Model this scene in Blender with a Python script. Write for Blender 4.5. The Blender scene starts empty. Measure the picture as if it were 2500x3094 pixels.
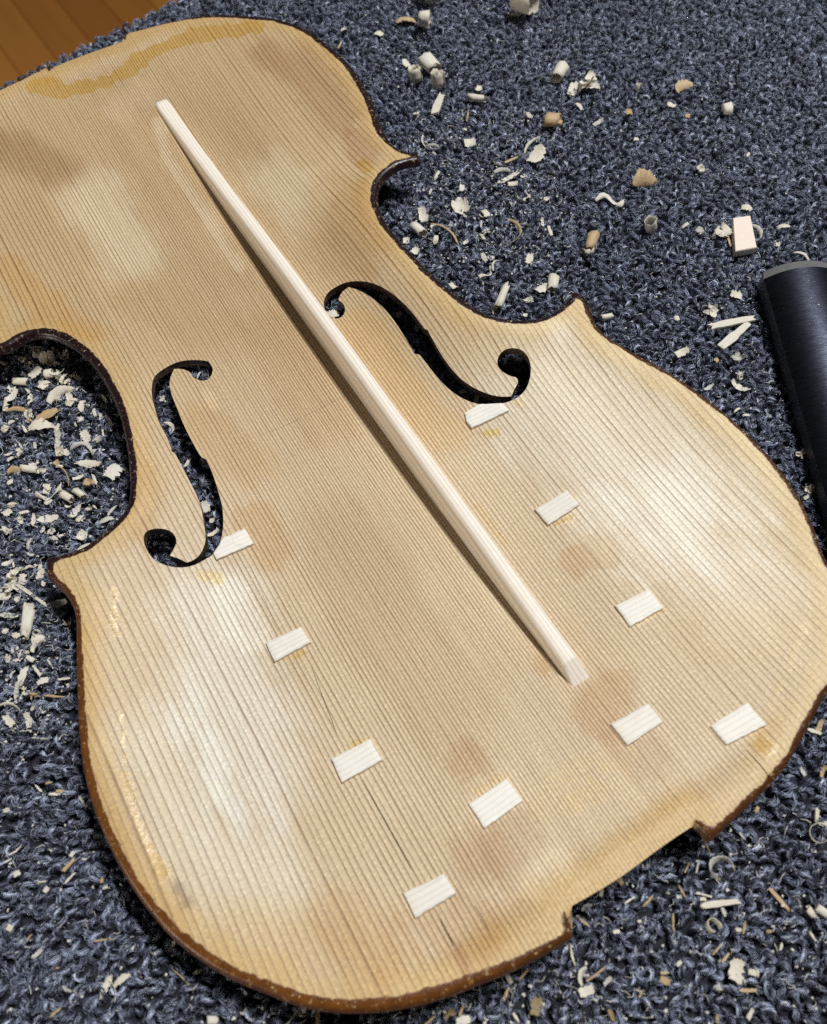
import bpy, bmesh, math, random
import numpy as np
from mathutils import Matrix, Vector, Euler
from mathutils.geometry import delaunay_2d_cdt

# ------------------------------------------------------------------ camera, world, lights, exposure
S = bpy.context.scene
COL = S.collection
MM = 0.001
RIM = 14.5                       # height (mm) of the plate's rim plane above the carpet
PW, PH = 2500.0, 3094.0          # size of the photograph
CA, CB, CC = -0.4679434551, 0.4888505371, -0.0783338124
CAMP = np.array([-46.591, 8.2107, 212.860 + RIM])
FPX = 2637.814

def _rot(a, b, c):
    ca, sa = math.cos(a), math.sin(a); cb, sb = math.cos(b), math.sin(b); cc, sc = math.cos(c), math.sin(c)
    return np.array([[ca, -sa, 0], [sa, ca, 0], [0, 0, 1]]) @ np.array([[1, 0, 0], [0, cb, -sb], [0, sb, cb]]) @ np.array([[cc, -sc, 0], [sc, cc, 0], [0, 0, 1]])
CR = _rot(CA, CB, CC)

cam_data = bpy.data.cameras.new('camera')
cam = bpy.data.objects.new('camera', cam_data); COL.objects.link(cam)
cam.matrix_world = Matrix([[*CR[0], CAMP[0] * MM], [*CR[1], CAMP[1] * MM], [*CR[2], CAMP[2] * MM], [0, 0, 0, 1]])
cam_data.sensor_fit = 'HORIZONTAL'; cam_data.sensor_width = 36.0
cam_data.lens = FPX * 36.0 / PW
cam_data.clip_start = 0.01; cam_data.clip_end = 20.0
cam_data.dof.use_dof = True
cam_data.dof.focus_distance = 0.275
cam_data.dof.aperture_fstop = 21.0
S.camera = cam

world = bpy.data.worlds.new('World'); S.world = world; world.use_nodes = True
bg = world.node_tree.nodes['Background']
bg.inputs['Color'].default_value = (0.92, 0.96, 1.0, 1); bg.inputs['Strength'].default_value = 0.030

def area(name, loc, target, sx, sy, power, color):
    d = bpy.data.lights.new(name, 'AREA'); d.shape = 'RECTANGLE'; d.size = sx; d.size_y = sy; d.energy = power; d.color = color
    o = bpy.data.objects.new(name, d); COL.objects.link(o); o.location = loc
    o.rotation_euler = (Vector(target) - Vector(loc)).to_track_quat('-Z', 'Y').to_euler()
    return o
# ceiling tube fixture to the right of the bench (casts the shadow of the bass bar) and an unseen low fill added on the left to brighten the bar's side
area('ceiling_lamp', (0.74, 0.25, 1.78), (0.0, 0.17, 0.0), 0.62, 0.17, 46.0, (0.97, 0.985, 1.0))
area('left_fill', (-1.6, -0.1, 0.23), (0.0, 0.17, 0.0), 0.9, 0.22, 10.0, (1.0, 0.90, 0.78))

S.view_settings.view_transform = 'Standard'; S.view_settings.look = 'None'
S.view_settings.exposure = 0.0; S.view_settings.gamma = 1.0
S.render.engine = 'CYCLES'
S.cycles.use_denoising = False
S.cycles.max_bounces = 6; S.cycles.diffuse_bounces = 4; S.cycles.glossy_bounces = 3
S.cycles.sample_clamp_indirect = 6.0

random.seed(11); RNG = np.random.default_rng(7)

# ------------------------------------------------------------------ helpers
def ray_at(px, py, z):
    """photo pixel -> (x, y) in mm on the horizontal plane at height z (mm)"""
    d = CR @ np.array([(px - PW / 2) / FPX, -(py - PH / 2) / FPX, -1.0])
    t = (z - CAMP[2]) / d[2]
    return CAMP[:2] + d[:2] * t

def mesh_obj(name, verts, faces, mat, parent=None, smooth=False, loc=None):
    me = bpy.data.meshes.new(name)
    me.from_pydata([tuple(v) for v in verts], [], faces); me.update()
    if smooth: me.shade_smooth()
    if mat is not None:
        for m in (mat if isinstance(mat, (list, tuple)) else [mat]): me.materials.append(m)
    o = bpy.data.objects.new(name, me); COL.objects.link(o)
    if loc is not None: o.location = loc
    if parent is not None: o.parent = parent
    return o

def tag(o, label=None, cat=None, group=None, kind=None):
    if label: o['label'] = label
    if cat: o['category'] = cat
    if group: o['group'] = group
    if kind: o['kind'] = kind
    return o

def set_attr(me, name, typ, data, domain='POINT'):
    a = me.attributes.new(name, typ, domain)
    arr = np.asarray(data, dtype=np.float32 if typ != 'INT' else np.int32).ravel()
    a.data.foreach_set('value' if typ in ('FLOAT', 'INT') else ('vector' if typ == 'FLOAT_VECTOR' else 'color'), arr)

class NT:
    """small node-building helper"""
    def __init__(self, name):
        self.m = bpy.data.materials.new(name); self.m.use_nodes = True
        self.t = self.m.node_tree; self.t.nodes.clear()
        self.out = self.t.nodes.new('ShaderNodeOutputMaterial')
        self.b = self.t.nodes.new('ShaderNodeBsdfPrincipled')
        self.t.links.new(self.b.outputs[0], self.out.inputs[0])
    def n(self, typ, **kw):
        nd = self.t.nodes.new(typ)
        for k, v in kw.items(): setattr(nd, k, v)
        return nd
    def put(self, sock, v):
        if isinstance(v, bpy.types.NodeSocket): self.t.links.new(v, sock)
        elif v is not None:
            if sock.type == 'RGBA' and len(v) == 3: v = (*v, 1)
            sock.default_value = v
    def math(self, op, a, b=None, c=None, clamp=False):
        nd = self.n('ShaderNodeMath', operation=op); nd.use_clamp = clamp
        for s, v in zip(nd.inputs, (a, b, c)): self.put(s, v)
        return nd.outputs[0]
    def vmath(self, op, a, b=None):
        nd = self.n('ShaderNodeVectorMath', operation=op)
        self.put(nd.inputs[0], a); self.put(nd.inputs[1], b)
        return nd.outputs[0]
    def step(self, v, lo, hi):
        nd = self.n('ShaderNodeMapRange', interpolation_type='SMOOTHSTEP')
        self.put(nd.inputs[0], v); self.put(nd.inputs[1], lo); self.put(nd.inputs[2], hi)
        return nd.outputs[0]
    def rng(self, v, lo, hi, a, b):
        nd = self.n('ShaderNodeMapRange'); self.put(nd.inputs[0], v)
        for i, q in enumerate((lo, hi, a, b)): self.put(nd.inputs[i + 1], q)
        return nd.outputs[0]
    def mix(self, f, a, b, mode='MIX'):
        nd = self.n('ShaderNodeMix', data_type='RGBA', blend_type=mode)
        self.put(nd.inputs[0], f); self.put(nd.inputs[6], a); self.put(nd.inputs[7], b)
        return nd.outputs[2]
    def noise(self, vec, scale, detail=2.0, rough=0.5, dim='3D', w=None):
        nd = self.n('ShaderNodeTexNoise', noise_dimensions=dim)
        if dim == '1D': self.put(nd.inputs['W'], w)
        else: self.put(nd.inputs['Vector'], vec)
        self.put(nd.inputs['Scale'], scale); self.put(nd.inputs['Detail'], detail); self.put(nd.inputs['Roughness'], rough)
        return nd.outputs[0]
    def attr(self, name):
        nd = self.n('ShaderNodeAttribute', attribute_name=name)
        return nd
    def xyz(self, v):
        nd = self.n('ShaderNodeSeparateXYZ'); self.put(nd.inputs[0], v); return nd.outputs
    def vec(self, x, y, z):
        nd = self.n('ShaderNodeCombineXYZ')
        for s, v in zip(nd.inputs, (x, y, z)): self.put(s, v)
        return nd.outputs[0]
    def bump(self, h, strength, dist, normal=None):
        nd = self.n('ShaderNodeBump'); self.put(nd.inputs['Height'], h)
        nd.inputs['Strength'].default_value = strength; nd.inputs['Distance'].default_value = dist
        if normal is not None: self.put(nd.inputs['Normal'], normal)
        return nd.outputs[0]
    def set(self, **kw):
        names = dict(color='Base Color', rough='Roughness', normal='Normal', metal='Metallic', spec='Specular IOR Level', coat='Coat Weight', coat_rough='Coat Roughness', trans='Transmission Weight', sss='Subsurface Weight', aniso='Anisotropic')
        for k, v in kw.items(): self.put(self.b.inputs[names[k]], v)
        return self.m

# value noise in numpy (for wear and stain outlines)
def vnoise(x, y, seed=0):
    xi = np.floor(x).astype(np.int64); yi = np.floor(y).astype(np.int64); fx = x - xi; fy = y - yi
    fx = fx * fx * (3 - 2 * fx); fy = fy * fy * (3 - 2 * fy)
    def h(a, b):
        n = (a * 374761393 + b * 668265263 + seed * 144269504) & 0xffffffff
        n = ((n ^ (n >> 13)) * 1274126177) & 0xffffffff
        return ((n ^ (n >> 16)) & 0xffff) / 65535.0
    return (h(xi, yi) * (1 - fx) + h(xi + 1, yi) * fx) * (1 - fy) + (h(xi, yi + 1) * (1 - fx) + h(xi + 1, yi + 1) * fx) * fy
def fbm(x, y, seed=0):
    return (vnoise(x, y, seed) + 0.5 * vnoise(2.1 * x, 2.1 * y, seed + 5) + 0.25 * vnoise(4.3 * x, 4.3 * y, seed + 9)) / 1.75
def sstep(v, lo, hi):
    t = np.clip((v - lo) / (hi - lo), 0, 1); return t * t * (3 - 2 * t)

# ------------------------------------------------------------------ outlines of the plate (read off the photograph, in plate mm)
OUT_A = [(0,264),(60,237),(104,215),(146,193),(152,207),(207,184),(280,157),(370,125),(373,97),(467,73),(518,60),(596,44),(674,39),(752,44),(800,46),(857,57),(919,80),(971,114),(1023,156),(1064,197),(1095,244),(1121,290),(1137,332),(1153,378),(1178,422),(1204,446),(1235,456),(1264,459),(1268,482),(1241,485),(1210,492),(1178,511),(1153,539),(1140,565),(1137,596),(1147,632),(1171,674),(1204,715),(1246,762),(1282,799),(1318,836),(1370,878),(1412,909),(1453,937),(1495,953),(1541,961),(1588,963),(1640,956),(1688,933),(1714,905),(1735,874),(1756,879),(1776,900),(1787,928),(1794,959),(1807,985),(1833,1011),(1870,1032),(1911,1058),(1973,1091),(2041,1130),(2103,1172),(2170,1224),(2238,1281),(2300,1343),(2357,1405),(2421,1499),(2445,1547),(2471,1604),(2500,1692)]
OUT_B = [(2500,2086),(2481,2127),(2455,2179),(2429,2221),(2391,2294),(2346,2351),(2295,2403),(2243,2450),(2196,2496),(2149,2538),(2103,2491),(2015,2548),(1911,2626),(1833,2678),(1730,2737),(1711,2755),(1711,2781),(1729,2820),(1727,2833),(1678,2867),(1631,2890),(1552,2932),(1474,2963),(1422,2983),(1350,3012),(1267,3035),(1189,3051),(1111,3059),(1033,3059),(956,3051),(878,3033),(829,3009),(752,2981),(674,2945),(596,2895),(518,2833),(467,2776),(415,2709),(363,2626),(321,2543),(285,2460),(264,2392),(249,2325),(244,2297),(236,2226),(231,2122),(228,2018),(227,1941),(228,1873),(223,1837),(213,1811),(192,1780),(161,1759),(140,1738),(134,1707),(137,1681),(156,1676),(197,1671),(233,1658),(275,1637),(311,1604),(345,1575),(386,1526),(391,1448),(386,1370),(373,1298),(353,1225),(321,1158),(280,1095),(233,1049),(192,1026),(150,1007),(104,1005),(67,1015),(41,1038),(26,1051)]
F_R = [(979,909),(992,883),(1018,865),(1049,852),(1090,849),(1132,857),(1173,878),(1215,911),(1251,950),(1282,992),(1294,997),(1298,1007),(1324,1054),(1355,1101),(1391,1142),(1432,1171),(1479,1191),(1515,1198),(1546,1197),(1554,1178),(1565,1158),(1565,1140),(1546,1137),(1521,1124),(1504,1103),(1505,1080),(1521,1059),(1546,1051),(1578,1057),(1598,1080),(1605,1111),(1601,1147),(1588,1178),(1562,1202),(1526,1217),(1484,1222),(1443,1220),(1396,1202),(1355,1173),(1318,1134),(1287,1095),(1269,1072),(1251,1067),(1248,1057),(1230,1028),(1204,987),(1173,945),(1142,914),(1111,891),(1080,875),(1054,867),(1033,883),(1023,906),(1038,917),(1044,935),(1036,955),(1018,963),(997,955),(982,935)]
F_L = [(643,1111),(635,1098),(627,1090),(586,1087),(549,1090),(518,1101),(487,1119),(467,1137),(459,1163),(459,1194),(467,1230),(482,1277),(503,1318),(518,1355),(517,1362),(529,1370),(549,1407),(570,1448),(591,1489),(607,1531),(614,1567),(619,1600),(622,1625),(617,1650),(604,1676),(586,1692),(565,1700),(539,1687),(513,1679),(524,1661),(534,1640),(531,1622),(518,1606),(492,1597),(461,1598),(438,1609),(434,1635),(446,1666),(467,1692),(498,1707),(539,1715),(581,1710),(617,1692),(643,1676),(661,1650),(671,1619),(675,1578),(671,1526),(658,1479),(643,1432),(625,1391),(619,1385),(612,1383),(601,1370),(581,1334),(555,1282),(534,1230),(518,1189),(512,1158),(518,1132),(526,1114),(549,1114),(575,1124),(581,1137),(596,1146),(617,1151),(635,1140),(643,1121)]
SHARP = {(146,193),(152,207),(370,125),(373,97),(1264,459),(1268,482),(1735,874),(1776,900),(2149,2538),(2103,2491),(1730,2737),(1729,2820),(1727,2833),(140,1738),(137,1681)}
F_SHARP = {(1282,992),(1294,997),(1298,1007),(1546,1197),(1565,1158),(1269,1072),(1251,1067),(1248,1057),(1054,867),(1023,906),
           (518,1355),(517,1362),(529,1370),(565,1700),(513,1679),(625,1391),(619,1385),(612,1383),(526,1114),(581,1137)}

def resample(P, step):
    P = np.array(P, float)
    if len(P) < 3:
        n = max(1, int(round(np.linalg.norm(P[1] - P[0]) / step)))
        return [P[0] + (P[1] - P[0]) * k / n for k in range(n + 1)]
    E = np.vstack([2 * P[0] - P[1], P, 2 * P[-1] - P[-2]])
    dense = []
    for i in range(1, len(E) - 2):
        p0, p1, p2, p3 = E[i - 1], E[i], E[i + 1], E[i + 2]
        for k in range(8):
            t = k / 8
            dense.append(0.5 * (2 * p1 + (p2 - p0) * t + (2 * p0 - 5 * p1 + 4 * p2 - p3) * t * t + (3 * p1 - 3 * p2 + p3 - p0) * t ** 3))
    dense.append(P[-1]); dense = np.array(dense)
    L = np.concatenate([[0], np.cumsum(np.linalg.norm(np.diff(dense, axis=0), axis=1))])
    n = max(2, int(round(L[-1] / step)))
    s = np.linspace(0, L[-1], n + 1)
    return [np.array([np.interp(q, L, dense[:, 0]), np.interp(q, L, dense[:, 1])]) for q in s]

def smooth_open(Q, sigma):
    Q = np.array(Q); n = len(Q)
    if n < 5 or sigma <= 0: return Q
    for _ in range(int(sigma)):
        R = Q.copy(); R[1:-1] = 0.25 * Q[:-2] + 0.5 * Q[1:-1] + 0.25 * Q[2:]; Q = R
    return Q

def loop_from(pts, sharp, step, sm):
    """closed loop of plate points, split at its sharp points, smoothed and resampled"""
    idx = [i for i, s in enumerate(sharp) if s]
    out = []
    for a, b in zip(idx, idx[1:] + [idx[0] + len(pts)]):
        seg = [pts[k % len(pts)] for k in range(a, b + 1)]
        q = smooth_open(resample(seg, step), sm)
        out += list(q[:-1])
    return np.array(out)

def P0(p): return ray_at(p[0], p[1], RIM)
pts = [P0(p) for p in OUT_A]; shp = [p in SHARP for p in OUT_A]
# lower right bout runs out of the picture: the mirrored left side closes it
lowleft = [np.array(P0(p)) for p in OUT_B]
mir = [np.array([-q[0] + 0.4, q[1]]) for q in lowleft if q[0] < -62 and 11.5 < q[1] < 38.5]
mir.sort(key=lambda q: -q[1])
pts += mir; shp += [False] * len(mir)
pts += lowleft; shp += [p in SHARP for p in OUT_B]
# upper left bout likewise
upright = [np.array(P0(p)) for p in OUT_A]
ur = [(np.array([-q[0], q[1]]), OUT_A[i] in ((1264,459),(1268,482))) for i, q in enumerate(upright) if q[0] > 37 and q[1] > 228]
ur = [u for u in ur if u[0][0] < -37]
ur.reverse()
ur = [u for u in ur if not (u[0][1] < 231 and u[0][0] > -77)]
pts += [u[0] for u in ur]; shp += [u[1] for u in ur]
OUTL = loop_from(pts, shp, 1.0, 14)

def seg_dist(Px, loop, closed=True):
    """distance from points (n,2) to a polyline"""
    A = loop; B = np.roll(loop, -1, axis=0) if closed else loop[1:]
    if not closed: A = loop[:-1]
    best = np.full(len(Px), 1e9)
    for c in range(0, len(Px), 4000):
        q = Px[c:c + 4000, None, :]; d = (B - A)[None]; w = q - A[None]
        t = np.clip((w * d).sum(2) / np.maximum((d * d).sum(2), 1e-9), 0, 1)
        r = w - d * t[..., None]
        best[c:c + 4000] = np.sqrt((r * r).sum(2).min(1))
    return best

def inside(Px, loop):
    x, y = Px[:, 0], Px[:, 1]; res = np.zeros(len(Px), bool)
    A = loop; B = np.roll(loop, -1, axis=0)
    for (x1, y1), (x2, y2) in zip(A, B):
        if y1 == y2: continue
        c = ((y1 > y) != (y2 > y)) & (x < (x2 - x1) * (y - y1) / (y2 - y1) + x1)
        res ^= c
    return res

# depth of the hollowed inside below the rim plane: a membrane stretched over the outline
H = 2.0
gx = np.arange(-108, 108.1, H); gy = np.arange(-4, 362.1, H)
GX, GY = np.meshgrid(gx, gy, indexing='ij'); gp = np.stack([GX.ravel(), GY.ravel()], 1)
gin = inside(gp, OUTL); gd = np.where(gin, seg_dist(gp, OUTL), 0).reshape(GX.shape)
dom = gd > 5.0
U = np.zeros_like(GX); k = (H / 30.0) ** 2
for _ in range(1300):
    N = np.zeros_like(U)
    N[1:-1, 1:-1] = (U[2:, 1:-1] + U[:-2, 1:-1] + U[1:-1, 2:] + U[1:-1, :-2] + k) / (4 + k)
    U = np.where(dom, N, 0)
mid = U[np.argmin(abs(gx))]
DY = 12.2 * np.clip(1 - np.abs((gy - 178) / 173) ** 2.8, 0, 1)
DEP = U / np.maximum(mid, 0.08)[None, :] * DY[None, :]
DEP = np.minimum(DEP, 13.0)
for _ in range(2):
    DEP[1:-1, 1:-1] = (DEP[1:-1, 1:-1] * 4 + DEP[2:, 1:-1] + DEP[:-2, 1:-1] + DEP[1:-1, 2:] + DEP[1:-1, :-2]) / 8
def depth(x, y):
    x = np.asarray(x, float); y = np.asarray(y, float)
    fx = np.clip((x - gx[0]) / H, 0, len(gx) - 1.001); fy = np.clip((y - gy[0]) / H, 0, len(gy) - 1.001)
    i = fx.astype(int); j = fy.astype(int); fx = fx - i; fy = fy - j
    return (DEP[i, j] * (1 - fx) + DEP[i + 1, j] * fx) * (1 - fy) + (DEP[i, j + 1] * (1 - fx) + DEP[i + 1, j + 1] * fx) * fy
def on_plate(px, py):
    z = RIM - 6.0
    for _ in range(8):
        q = ray_at(px, py, z); z = RIM - float(depth(q[0], q[1]))
    return q
def loop_px(P, sharp, step, sm):
    return loop_from([on_plate(*p) for p in P], [p in sharp for p in P], step, sm)
FR = loop_px(F_R, F_SHARP, 0.6, 3)
FL = loop_px(F_L, F_SHARP, 0.6, 3)
# open cracks along the grain, bridged by the cleats: slits through the plate (photo pixels, half width in mm)
CRACKS_PX = [([(938,2008),(1022,2228)], 0.09), ([(1088,2345),(1258,2650)], 0.13), ([(1322,2765),(1378,2870)], 0.16), ([(2252,2262),(2335,2362)], 0.14), ([(1425,2715),(1490,2832)], 0.08),
             ([(1500,1300),(1645,1492)], 0.035), ([(1720,1580),(1885,1800)], 0.035), ([(1960,1885),(2165,2140)], 0.03), ([(745,1680),(842,1910)], 0.04)]
CRACKS = []
for P, hw in CRACKS_PX:
    c = np.array(resample([on_plate(*p) for p in P], 2.2)); n = len(c)
    tng = np.gradient(c, axis=0); tng /= np.linalg.norm(tng, axis=1)[:, None]; nr = np.stack([-tng[:, 1], tng[:, 0]], 1)
    wob = RNG.uniform(-0.05, 0.05, n)[:, None] * nr
    prof = (np.sin(np.linspace(0, math.pi, n)) ** 0.3 * RNG.uniform(0.75, 1.1, n))[:, None] * hw
    c = c + wob
    lp = np.vstack([c[:1], (c + nr * prof)[1:-1], c[-1:], (c - nr * prof)[1:-1][::-1]])
    CRACKS.append(lp)
HOLES = [FR, FL] + CRACKS

# ------------------------------------------------------------------ materials
def spruce_material():
    m = NT('spruce_inside')
    pc = m.attr('plate_mm').outputs['Vector']
    x, y, z = m.xyz(pc)
    warp = m.noise(m.vec(m.math('MULTIPLY', x, 0.035), m.math('MULTIPLY', y, 0.011), 0.0), 1.0, 2.0)
    warp2 = m.noise(m.vec(m.math('MULTIPLY', x, 0.25), m.math('MULTIPLY', y, 0.06), 3.0), 1.0, 2.0)
    xw = m.math('ADD', m.math('ADD', x, m.math('MULTIPLY', m.math('SUBTRACT', warp, 0.5), 1.5)), m.math('MULTIPLY', m.math('SUBTRACT', warp2, 0.5), 0.22))
    ring = m.math('ADD', m.math('MULTIPLY', xw, 0.49), m.math('MULTIPLY', m.math('TANH', m.math('DIVIDE', xw, 40.0)), 25.0))
    vary = m.noise(None, 0.30, 2.0, dim='1D', w=xw)
    ring = m.math('ADD', ring, m.math('MULTIPLY', vary, 0.75))
    fr = m.math('FRACT', ring); cell = m.math('FLOOR', ring)
    wn = m.n('ShaderNodeTexWhiteNoise', noise_dimensions='1D'); m.put(wn.inputs['W'], cell)
    th_ = m.math('TANH', m.math('DIVIDE', xw, 40.0))
    dens = m.math('ADD', 0.49, m.math('MULTIPLY', m.math('SUBTRACT', 1.0, m.math('MULTIPLY', th_, th_)), 0.625))
    dmm = m.math('DIVIDE', m.math('SUBTRACT', 1.0, fr), dens)
    late = m.math('ADD', m.math('SUBTRACT', 1.0, m.step(dmm, 0.16, 0.62)), m.math('MULTIPLY', m.step(fr, 0.2, 1.0), 0.10), clamp=True)
    late = m.math('MULTIPLY', late, m.step(dmm, 0.0, 0.10))
    lstr = m.rng(wn.outputs[0], 0, 1, 0.62, 1.0)
    # fibres: fine streaks along the grain, and short flecks across it
    fib = m.noise(m.vec(m.math('MULTIPLY', x, 5.0), m.math('MULTIPLY', y, 0.22), 0.0), 1.0, 3.0, 0.6)
    fleck = m.noise(m.vec(m.math('MULTIPLY', x, 1.3), m.math('MULTIPLY', y, 3.2), 7.0), 1.0, 2.0, 0.55)
    broken = m.noise(m.vec(m.math('MULTIPLY', x, 1.2), m.math('MULTIPLY', y, 0.10), 11.0), 1.0, 2.0)
    lmask = m.math('MULTIPLY', m.math('MULTIPLY', late, lstr), m.rng(broken, 0.3, 0.7, 0.7, 1.0))
    grainy = m.attr('grain_strength').outputs['Fac']
    lmask = m.math('MULTIPLY', lmask, grainy)
    col = m.mix(lmask, (0.605, 0.475, 0.298), (0.205, 0.110, 0.046))
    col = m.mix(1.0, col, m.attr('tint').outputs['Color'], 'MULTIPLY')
    col = m.mix(m.rng(fib, 0.3, 0.7, 0.0, 0.18), col, m.mix(1.0, col, (0.70, 0.62, 0.52), 'MULTIPLY'))
    col = m.mix(m.math('MULTIPLY', m.step(fleck, 0.60, 0.74), 0.48), col, (0.80, 0.68, 0.47))
    col = m.mix(m.math('MULTIPLY', m.step(fleck, 0.36, 0.24), 0.22), col, (0.30, 0.18, 0.09))
    grit = m.noise(pc, 1.35, 3.0, 0.7)
    col = m.mix(m.math('MULTIPLY', m.step(grit, 0.53, 0.68), 0.62), col, m.mix(1.0, col, (1.55, 1.55, 1.5), 'MULTIPLY'))
    col = m.mix(m.math('MULTIPLY', m.step(grit, 0.46, 0.32), 0.60), col, m.mix(1.0, col, (0.62, 0.56, 0.48), 'MULTIPLY'))
    scr = m.noise(m.vec(m.math('MULTIPLY', x, 0.09), m.math('MULTIPLY', y, 3.6), 21.0), 1.0, 2.0, 0.5)
    scr = m.math('MULTIPLY', m.step(scr, 0.66, 0.74), m.step(m.noise(pc, 0.05, 2.0), 0.48, 0.62))
    col = m.mix(m.math('MULTIPLY', scr, 0.35), col, (0.74, 0.62, 0.44))
    # amber glue residue
    glue = m.attr('glue').outputs['Fac']
    gn = m.noise(pc, 0.55, 4.0, 0.65)
    gmask = m.step(m.math('ADD', glue, m.math('MULTIPLY', m.math('SUBTRACT', gn, 0.5), 0.7)), 0.30, 0.80)
    col = m.mix(m.math('MULTIPLY', gmask, 0.75), col, m.mix(1.0, col, (0.98, 0.84, 0.42), 'MULTIPLY'))
    # pencilled bridge line
    a = on_plate(800, 1312); b = on_plate(1085, 1170)
    dx, dy = b - a; L = math.hypot(dx, dy); nx, ny = -dy / L, dx / L
    dist = m.math('ABSOLUTE', m.math('ADD', m.math('ADD', m.math('MULTIPLY', x, nx), m.math('MULTIPLY', y, ny)), -(a[0] * nx + a[1] * ny)))
    alng = m.math('ADD', m.math('ADD', m.math('MULTIPLY', x, dx / L), m.math('MULTIPLY', y, dy / L)), -(a[0] * dx / L + a[1] * dy / L))
    pen = m.math('MULTIPLY', m.math('SUBTRACT', 1.0, m.step(dist, 0.05, 0.28)), m.math('MULTIPLY', m.step(alng, -4.0, 6.0), m.math('SUBTRACT', 1.0, m.step(alng, L - 4, L + 4))))
    col = m.mix(m.math('MULTIPLY', pen, 0.42), col, (0.16, 0.13, 0.11))
    # varnish lapping over the edge, chipped and worn
    ed = m.attr('edge_mm').outputs['Fac']; vw = m.attr('varnish_width').outputs['Fac']; vd = m.attr('varnish_dark').outputs['Fac']
    n1 = m.noise(pc, 0.42, 6.0, 0.68); n2 = m.noise(pc, 0.16, 2.0)
    lim = m.math('ADD', vw, m.math('ADD', m.math('MULTIPLY', m.math('SUBTRACT', n1, 0.5), 1.7), m.math('MULTIPLY', m.math('SUBTRACT', n2, 0.5), 1.3)))
    vm = m.step(m.math('SUBTRACT', lim, ed), -0.08, 0.22)
    chip = m.step(m.noise(pc, 0.75, 5.0, 0.75), 0.575, 0.64)
    vm = m.math('MULTIPLY', vm, m.math('SUBTRACT', 1.0, m.math('MULTIPLY', chip, 0.75)))
    vcol = m.mix(vd, (0.155, 0.054, 0.009), (0.020, 0.008, 0.009))
    vcol = m.mix(m.rng(m.noise(pc, 0.35, 3.0), 0.35, 0.65, 0, 0.6), vcol, m.mix(1.0, vcol, (0.5, 0.42, 0.42), 'MULTIPLY'))
    col = m.mix(vm, col, vcol)
    # relief: corduroy of worn early wood between the hard late-wood lines
    hgt = m.math('ADD', m.math('MULTIPLY', m.math('SINE', m.math('MULTIPLY', m.math('ADD', fr, -0.15), 6.2832)), -0.5), m.math('MULTIPLY', late, -0.55))
    hgt = m.math('MULTIPLY', hgt, m.math('MULTIPLY', grainy, m.math('SUBTRACT', 1.0, vm)))
    hgt = m.math('ADD', hgt, m.math('MULTIPLY', fib, 0.7))
    hgt = m.math('ADD', hgt, m.math('MULTIPLY', fleck, 0.5))
    hgt = m.math('ADD', hgt, m.math('MULTIPLY', m.math('MULTIPLY', gmask, m.noise(pc, 0.9, 3.0)), 1.6))
    hgt = m.math('ADD', hgt, m.math('MULTIPLY', vm, m.math('MULTIPLY', m.noise(pc, 0.8, 3.0), 3.0)))
    nrm = m.bump(hgt, 0.42, 0.00010)
    rough = m.mix(gmask, (0.52, 0.52, 0.52), (0.24, 0.24, 0.24))
    rough = m.mix(vm, rough, (0.30, 0.30, 0.30))
    return m.set(color=col, rough=rough, normal=nrm, spec=0.42)

def fresh_spruce(name, light, dark, pitch, axis, bumpd=0.00006, sss=0.0):
    """new white spruce; rings counted along one local axis (mm), grain along another"""
    m = NT(name)
    tc = m.n('ShaderNodeTexCoord'); p = m.vmath('SCALE', tc.outputs['Object']); p.node.inputs['Scale'].default_value = 1000.0
    oi = m.n('ShaderNodeObjectInfo')
    x, y, z = m.xyz(p)
    across, along = {'X': (x, y), 'Y': (y, x)}[axis]
    off = m.math('MULTIPLY', oi.outputs['Random'], 37.0)
    w = m.noise(m.vec(m.math('MULTIPLY', across, 0.2), m.math('MULTIPLY', along, 0.05), off), 1.0, 2.0)
    ring = m.math('ADD', m.math('ADD', m.math('DIVIDE', m.math('ADD', across, m.math('MULTIPLY', z, 0.25)), pitch), off), m.math('MULTIPLY', w, 0.9))
    fr = m.math('FRACT', ring)
    late = m.math('MULTIPLY', m.step(fr, 0.68, 0.90), m.math('SUBTRACT', 1.0, m.step(fr, 0.92, 1.0)))
    late = m.math('MULTIPLY', late, m.rng(m.noise(None, 1.0, 2.0, dim='1D', w=m.math('FLOOR', ring)), 0.3, 0.7, 0.45, 1.0))
    fib = m.noise(m.vec(m.math('MULTIPLY', across, 6.0), m.math('MULTIPLY', along, 0.35), m.math('MULTIPLY', z, 6.0)), 1.0, 3.0, 0.6)
    col = m.mix(m.math('MULTIPLY', late, 0.9), light, dark)
    col = m.mix(m.rng(fib, 0.35, 0.7, 0, 0.16), col, m.mix(1.0, col, (0.80, 0.72, 0.62), 'MULTIPLY'))
    blot = m.noise(p, 0.35, 3.0)
    col = m.mix(m.rng(blot, 0.4, 0.7, 0, 0.25), col, m.mix(1.0, col, (0.92, 0.88, 0.80), 'MULTIPLY'))
    col = m.mix(1.0, col, m.mix(oi.outputs['Random'], (0.93, 0.91, 0.88), (1.03, 1.03, 1.03)), 'MULTIPLY')
    nrm = m.bump(m.math('ADD', fib, m.math('MULTIPLY', late, -0.25)), 0.3, bumpd)
    return m.set(color=col, rough=0.55, normal=nrm, spec=0.35)

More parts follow.
